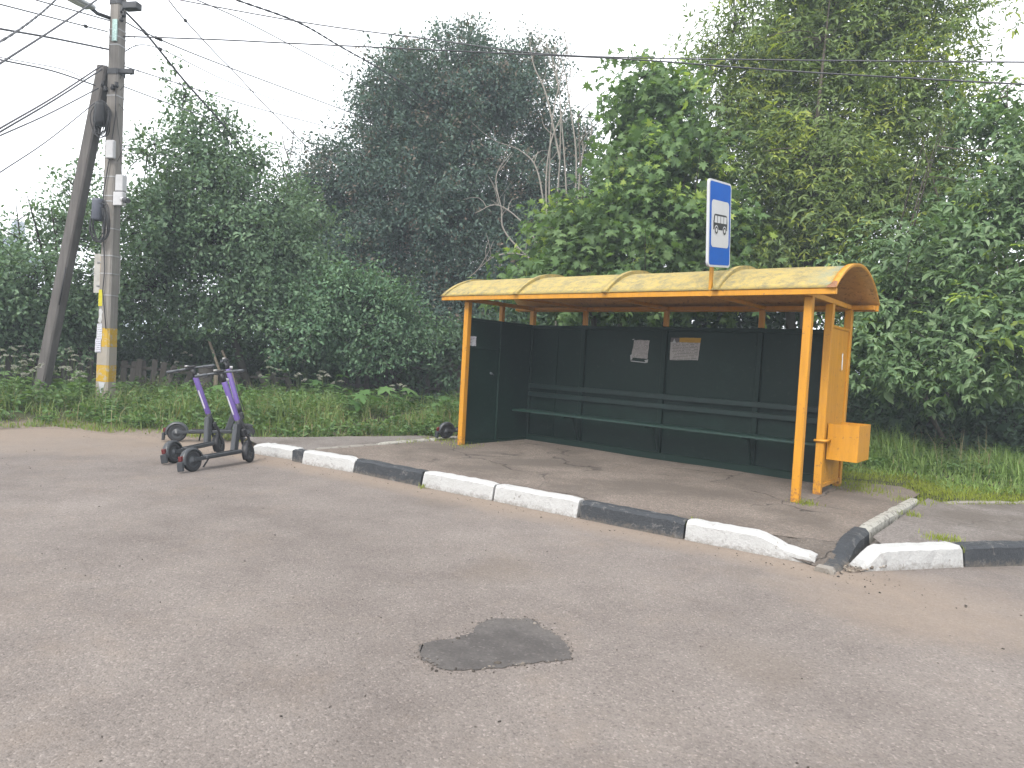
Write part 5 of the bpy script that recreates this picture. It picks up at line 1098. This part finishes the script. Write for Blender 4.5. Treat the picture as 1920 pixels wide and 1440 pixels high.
# tufts growing through the asphalt joints
tx, ty = [], []
for cx_, cy_, r_, n_ in ((4.98+.12, -.02, .06, 130), (5.28, 1.55, .16, 260), (5.15, 1.9, .2, 300), (5.9, 1.25, .10, 200), (6.45, -.62, .07, 140), (.06, -.05, .14, 120), (-.25, .1, .2, 160), (6.05, .35, .05, 60), (4.75, -1.95, .05, 60), (1.75, -2.42, .03, 20), (-.62, -.5, .10, 120), (-.62, .1, .10, 150), (6.62, -.98, .02, 25)):
    tx += list(rng.normal(cx_, r_, n_)); ty += list(rng.normal(cy_, r_, n_))
tx, ty = np.array(tx), np.array(ty); hh = rng.uniform(.02, .08, len(tx)); _h = height
height_saved = height
def height(x, y): return np.maximum(height_saved(x, y), np.where(np.asarray(y) < -2.36, -.11, .0))
blades('grass_tufts', 'small grass tufts growing from cracks beside posts and kerbs', tx, ty, hh, np.full(len(tx), .007), moss_l)
height = height_saved
# broad leafed weeds
def weeds(name, label, x, y, hmax, nl, L, mat, shape='ovate'):
    n = len(x); z = height(x, y); H_ = hmax*rng.uniform(.5, 1.2, n); i = np.repeat(np.arange(n), nl); m_ = len(i); t_ = rng.random(m_)**.7; a = rng.uniform(0, 6.28, m_)
    pos = np.stack([x[i]+np.cos(a)*.10*rng.random(m_), y[i]+np.sin(a)*.10*rng.random(m_), z[i]+H_[i]*t_], -1); ax_ = np.stack([np.cos(a), np.sin(a), rng.normal(.1, .35, m_)], -1)
    nr = np.array([0, 0, 1.])+rng.normal(0, .35, (m_, 3)); Ls = L*rng.uniform(.6, 1.4, m_)
    V, F_ = leaves_np(pos, ax_, nr, Ls, Ls*.55, shape); return tag(link(name, np_mesh(name, V, F_), mat), label, 'weeds', kind='stuff')
x, y, d = scatter(9000, -13, -.7, -7, 5, .35, 6, 4.0, clump)
hw = .16+.26*sm(d, .3, 2.0); weeds('weeds', 'broad leafed weeds and nettles in the left verge grass', x, y, hw, 17, .085, weed_l)
x, y, d = scatter(2600, 3.5, 10, 2.0, 10, .7, 6, 4, None); weeds('weeds', 'low weeds in the grass beneath the right hand tree', x, y, .14+.2*sm(d, .8, 3), 12, .07, weed_l)
# hogweed rosettes
hog_l = mat_leaf('hogweed_leaf', (.055, .12, .035), (.075, .15, .045), (.10, .18, .06), .38)
def broadplant(p, h, lab, n=9, L=.30):
    z = float(height(np.array(p[0]), np.array(p[1]))); r = tag(empty('broadleaf_plant', (p[0], p[1], z)), lab, 'plant')
    segs, P_, A_ = [], [], []
    for k in range(n):
        a = 6.28*k/n+rng.normal(0, .3); q = np.array([math.cos(a)*rng.uniform(.10, .32), math.sin(a)*rng.uniform(.10, .32), h*rng.uniform(.55, 1.1)])
        segs.append((bend(np.array([0, 0, -.02]), q, 5, .08, .06), np.linspace(.008, .005, 5))); P_.append(q); A_.append([math.cos(a), math.sin(a), rng.normal(-.1, .2)])
    V, F_ = tubes_np(segs, 4); link('stalks', np_mesh('stalks', V, F_, True), hog_l, r)
    Ls = L*rng.uniform(.7, 1.2, n); V, F_ = leaves_np(np.array(P_), np.array(A_), np.array([0, 0, 1.])+rng.normal(0, .25, (n, 3)), Ls, Ls*.95, 'maple'); link('leaves', np_mesh('leaves', V, F_), hog_l, r)
for p, h, lab in (((-2.95, 1.25), .62, 'large leafed hogweed just left of the shelter post, the paler one'), ((-3.3, .55), .48, 'hogweed with big leaves in the verge, nearer the scooters'), ((-5.0, 1.0), .75, 'tall dark leafed hogweed below the white flowers'), ((-2.3, 1.9), .5, 'hogweed half hidden by the shelter left post'), ((-5.6, -.7), .5, 'broad leafed plant in the grass behind the scooters')):
    broadplant(p, h, lab)
# umbel flowers
flower = mat_leaf('umbel_flower', (0.2550, 0.2550, 0.2295), (0.3060, 0.3060, 0.2805), (0.3443, 0.3443, 0.3187), .25, .8); stem_m = mat_leaf('umbel_stem', (0.0595, 0.0935, 0.034), (0.0765, 0.1105, 0.0425), (0.0935, 0.1275, 0.051), .2)
ULAB = ['leftmost white umbel at the picture edge', 'tall white umbel near the left edge', 'white umbel low in the grass left of the brace', 'white umbel just left of the brace foot', 'high white umbel above the left grass', 'tall umbel against the bushes left of the pole', 'umbel between brace and utility pole, the higher', 'umbel between brace and utility pole, the middle', 'umbel standing before the brace',
 'low umbel at far left in the grass', 'low umbel close to the utility pole foot', 'umbel touching the utility pole left side', 'umbel with flat white head near the pole', 'umbel between brace and pole, the lowest', 'umbel by the broken fence above the scooters', 'bright white umbel right of the scooters, left of a pair', 'bright white umbel right of the scooters, right of a pair', 'taller umbel behind the bright pair', 'thin umbel in the dark shade behind the pair', 'small umbel high in the shade beside the thin one', 'umbel above the hogweed leaves', 'umbel half way between the bright pair and the hogweed', 'small umbel right of the hogweed', 'umbel left of the shelter post, the left one', 'umbel left of the shelter post, the right one', 'umbel over the big leaves in the verge middle']
ULAB = [u[0].lower()+u[1:] for u in ULAB]
for (px_, py_, pz_), lab in zip(UMBELS, ULAB):
    z0 = float(height(np.array(px_), np.array(py_))); hgt = max(.45, pz_-z0); r = tag(empty('umbel_plant', (px_, py_, z0)), lab+', white flowering wild plant', 'plant', 'white umbels in the verge')
    segs = [(bend(np.array([0, 0, -.05]), np.array([0, 0, hgt-.04]), 7, .03), np.linspace(.007, .004, 7))]; heads = [(0, 0, hgt, .07)]
    for k in range(rng.integers(1, 4)):
        a = rng.uniform(0, 6.28); z1 = hgt*rng.uniform(.5, .75); q = np.array([math.cos(a)*.16, math.sin(a)*.16, hgt*rng.uniform(.78, .98)]); segs.append((bend(np.array([0, 0, z1]), q, 5, .08), np.linspace(.004, .003, 5))); heads.append((*q, rng.uniform(.035, .055)))
    V, F_ = tubes_np(segs, 4); link('stem', np_mesh('stem', V, F_, True), stem_m, r)
    for (hx, hy, hz, hr) in heads:
        k_ = 13; ka = rng.uniform(0, 6.28, k_); kr = hr*np.sqrt(np.arange(k_)/k_); tl = rng.normal(0, .25, 2); n = k_*9; i_ = np.repeat(np.arange(k_), 9); a = rng.uniform(0, 6.28, n); q = .017*np.sqrt(rng.random(n))
        ox, oy_ = kr[i_]*np.cos(ka[i_])+q*np.cos(a), kr[i_]*np.sin(ka[i_])+q*np.sin(a)
        pos = np.stack([hx+ox, hy+oy_, hz+(1-(kr[i_]/hr)**2)*hr*.35+ox*tl[0]+oy_*tl[1]+rng.normal(0, .006, n)], -1)
        ax_ = np.stack([np.cos(a*3), np.sin(a*3), rng.normal(0, .4, n)], -1); Ls = np.full(n, .017)
        V, F_ = leaves_np(pos, ax_, np.array([0, 0, 1.])+rng.normal(0, .4, (n, 3)), Ls, Ls, 'simple'); link('flower_head', np_mesh('flower_head', V, F_), flower, r)
    n = 14; a = rng.uniform(0, 6.28, n); pos = np.stack([np.cos(a)*.04, np.sin(a)*.04, hgt*rng.uniform(.1, .7, n)], -1); ax_ = np.stack([np.cos(a), np.sin(a), rng.normal(.1, .3, n)], -1); Ls = rng.uniform(.10, .2, n)
    V, F_ = leaves_np(pos, ax_, np.array([0, 0, 1.])+rng.normal(0, .3, (n, 3)), Ls, Ls*.5, 'ovate'); link('leaves', np_mesh('leaves', V, F_), weed_l, r)

# ------------------------------------------------------------------ air volume added in place of lens glare, to pale the trees
m = MB(); m.box(-1000, 1000, -1000, 1000, -1.3, 14.5)
hz = tag(m.build('veil', None), 'thin pale haze added over the whole place to stand in for lens glare', 'veil', kind='stuff')
t = NT('veil_air'); pv = t.n('ShaderNodeVolumePrincipled'); pv.inputs['Color'].default_value = (.80, .90, 1.0, 1); pv.inputs['Density'].default_value = .0027; pv.inputs['Anisotropy'].default_value = .0
t.l(pv.outputs[0], t.out.inputs['Volume']); hz.data.materials.append(t.m)
